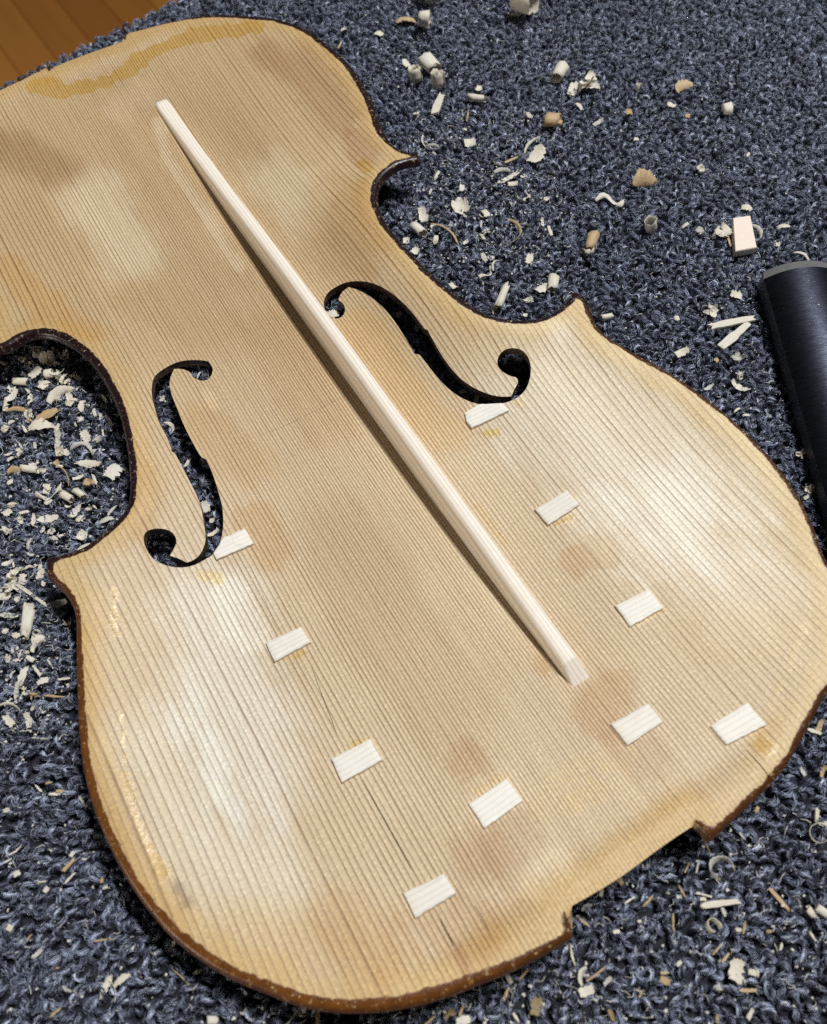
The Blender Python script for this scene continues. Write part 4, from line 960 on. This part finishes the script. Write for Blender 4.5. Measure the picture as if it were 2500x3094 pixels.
TONE = {0: 'cream', 1: 'tan', 2: 'brown', 3: 'greyish'}
SHAPE = {'f': 'wood flake', 'g': 'pointed wood sliver', 'c': 'rolled wood curl', 'r': 'open ring shaving', 'a': 'crescent shaving', 'h': 'hair-thin wood fibre', 's': 'straight wood splinter', 'w': 'wavy shaving', 'k': 'crumpled shaving'}
def place(px, py):
    if 420 < px < 690 and 1080 < py < 1720: return 'seen through the left f-hole'
    if 970 < px < 1610 and 845 < py < 1225 and py > 0.52 * px + 330: return 'seen through the right f-hole'
    if px < 400 and 1000 < py < 1690: return 'inside the left waist opening'
    if px < 240 and 1690 <= py < 2300: return 'left of the lower bout'
    if px < 700 and py >= 2300: return 'in the lower left corner'
    if py > 2290: return 'below the saddle notch' if px > 1650 else 'under the bottom edge'
    if px > 2290 or (px > 1780 and py > 800): return 'between plate and black tool'
    if px > 1690: return 'on upper right carpet' if py < 450 else 'above the black tool'
    if py < 420: return 'near the upper bout'
    return 'beside the right waist'
recs = []
for i, s in enumerate(SH):
    px, py, L, W, an, kd, tn_ = s
    o = build_shaving(*s, seed=1000 + i)
    sz = max(L, W); szw = 'large' if sz > 74 else ('small' if sz < 34 else 'medium')
    if kd in 'sh': szw = 'long' if sz > 74 else ('short' if sz < 34 else 'slim')
    recs.append((o, px, py, f'{szw} {TONE[tn_]} {SHAPE[kd]} {place(px, py)}', place(px, py), SHAPE[kd]))
ORD = ['topmost', 'second from top', 'third from top', 'fourth from top', 'fifth from top', 'sixth from top', 'seventh from top', 'eighth from top', 'ninth from top', 'tenth from top', 'eleventh from top', 'twelfth from top', 'thirteenth from top', 'fourteenth from top']
byl = {}
for r_ in recs: byl.setdefault(r_[3], []).append(r_)
for lab, rs in byl.items():
    rs.sort(key=lambda q: q[2])
    for k_, (o, px, py, l_, pl_, shp_) in enumerate(rs):
        if len(rs) == 1: lb = l_
        elif k_ == len(rs) - 1: lb = l_ + ', lowest such'
        else: lb = l_ + ', ' + ORD[min(k_, 13)] + ' of these'
        tag(o, lb, 'wood shaving', 'wood shavings ' + pl_)

# many more little chips lie among them where the floor of shavings is thick
FILL = [((10, 1060, 350, 1640), 58, 'tiny pale chip among the shavings inside the left waist opening'), ((5, 1660, 130, 2230), 30, 'tiny pale chip among the shavings left of the lower bout'), ((1260, 340, 1660, 800), 26, 'tiny pale chip among the shavings beside the right waist')]
fr_ = np.random.default_rng(5)
for (x0, y0, x1, y1), n, lab in FILL:
    for k_ in range(n):
        px, py = fr_.uniform(x0, x1), fr_.uniform(y0, y1)
        if y0 == 1060 and (px - 60) / 330 > 1.0 - ((py - 1350) / 330) ** 2: px *= 0.7
        kd = fr_.choice(list('ffggwkfa')); L = fr_.uniform(14, 34)
        o = build_shaving(px, py, L, L * fr_.uniform(0.25, 0.7), fr_.uniform(0, 360), kd, int(fr_.choice([0, 0, 0, 3])), seed=5000 + int(px) + k_)
        near = min((q for q in recs if ',' not in q[0]['label'] and len(q[0]['label'].split()) <= 10), key=lambda q: (q[1] - px) ** 2 + (q[2] - py) ** 2)
        dx_, dy_ = px - near[1], py - near[2]
        side = ('right of' if dx_ > 0 else 'left of') if abs(dx_) > abs(dy_) else ('below' if dy_ > 0 else 'above')
        sh_ = {'f': 'flake', 'g': 'sliver', 'w': 'ribbon', 'k': 'crumb', 'a': 'crescent'}[str(kd)]
        o.name = 'wood_chip'; tag(o, f"{'minute' if L < 20 else ('tiny' if L < 27 else 'little')} {sh_} {side} the {near[0]['label']}", 'wood chip', lab.replace('tiny pale chip', 'tiny pale chips'))

dup_ = {}
for o in [o for o in COL.objects if o.name.startswith('wood_chip')]: dup_.setdefault(o['label'], []).append(o)
for lab, os_ in dup_.items():
    if len(os_) in (2, 3) and len(lab.split()) <= 14:
        os_.sort(key=lambda o: -(o.location.x * CR[0][1] + o.location.y * CR[1][1]))
        for o, wd in zip(os_, ('upper one', 'lower one') if len(os_) == 2 else ('upper one', 'middle one', 'lower one')): o['label'] = lab + ', ' + wd

# the splinter hanging from the saddle notch belongs to the plate
def notch_splinter():
    a = ray_at(2103, 2492, RIM - 1.2); b = ray_at(2146, 2575, RIM - 6)
    d = b - a; n = np.array([-d[1], d[0]]) / np.linalg.norm(d); V = []
    for k_ in range(7):
        t = k_ / 6; w = 0.55 * (1 - 0.8 * t) * (0.7 + 0.3 * math.sin(5 * t)); c = a + d * t; z = RIM - 1.4 - 4.5 * t ** 1.3
        V += [(*(c - n * w), z), (*(c + n * w), z + 0.1), (*(c + n * w * 0.7), z - 0.35), (*(c - n * w * 0.7), z - 0.35)]
    F = [(4 * i + k_, 4 * i + (k_ + 1) % 4, 4 * i + 4 + (k_ + 1) % 4, 4 * i + 4 + k_) for i in range(6) for k_ in range(4)] + [(0, 1, 2, 3), (24, 25, 26, 27)]
    part('splinter', V, F, M_SHAVE[1])
notch_splinter()

# fine dust, crumbs and hair-fine fibres that nobody could count
def dust():
    V = []; F = []; r = np.random.default_rng(77)
    zones = [((0, 1030, 380, 1650), 520, 1.0), ((0, 1650, 220, 2250), 300, 1.0), ((1100, 0, 1750, 900), 620, .9), ((1250, 330, 1700, 800), 620, 1), ((1700, 100, 2400, 900), 380, .8), ((1850, 750, 2400, 1300), 200, .9), ((0, 2250, 700, 3094), 240, .9), ((700, 2900, 1800, 3094), 200, 1), ((1700, 2450, 2500, 3094), 360, .9), ((2250, 1200, 2500, 1700), 60, .9), ((450, 1100, 680, 1700), 50, .8), ((500, 0, 1100, 140), 50, .7)]
    for (x0, y0, x1, y1), n, sc in zones:
        for _ in range(n):
            q = ray_at(r.uniform(x0, x1), r.uniform(y0, y1), 0.5)
            fibre = r.uniform() < 0.42
            L = (r.uniform(0.8, 2.8) if fibre else r.uniform(0.25, 0.95)) * sc; W = r.uniform(0.08, 0.2) if fibre else L * r.uniform(0.4, 0.9)
            e = np.array(Euler((r.normal(0, 0.5), r.normal(0, 0.4), r.uniform(0, 6.28))).to_matrix())
            bend = r.uniform(-0.4, 0.4) * L
            p = np.array([(-L / 2, -W / 2, 0), (-L / 2, W / 2, 0), (0, W / 2 + bend, 0.15 * L), (0, -W / 2 + bend, 0.15 * L), (L / 2, W / 2, 0), (L / 2, -W / 2 * 0.5, 0)]) @ e.T
            p = p + np.array([q[0], q[1], r.uniform(-0.5, 0.6)]); b = len(V)
            V += [tuple(v * MM) for v in p]; F += [(b, b + 3, b + 2, b + 1), (b + 3, b + 5, b + 4, b + 2)]
    o = mesh_obj('wood_dust', V, F, M_SHAVE[0]); tag(o, 'fine wood dust and tiny fibres caught in the carpet pile', 'wood dust', kind='stuff')
dust()
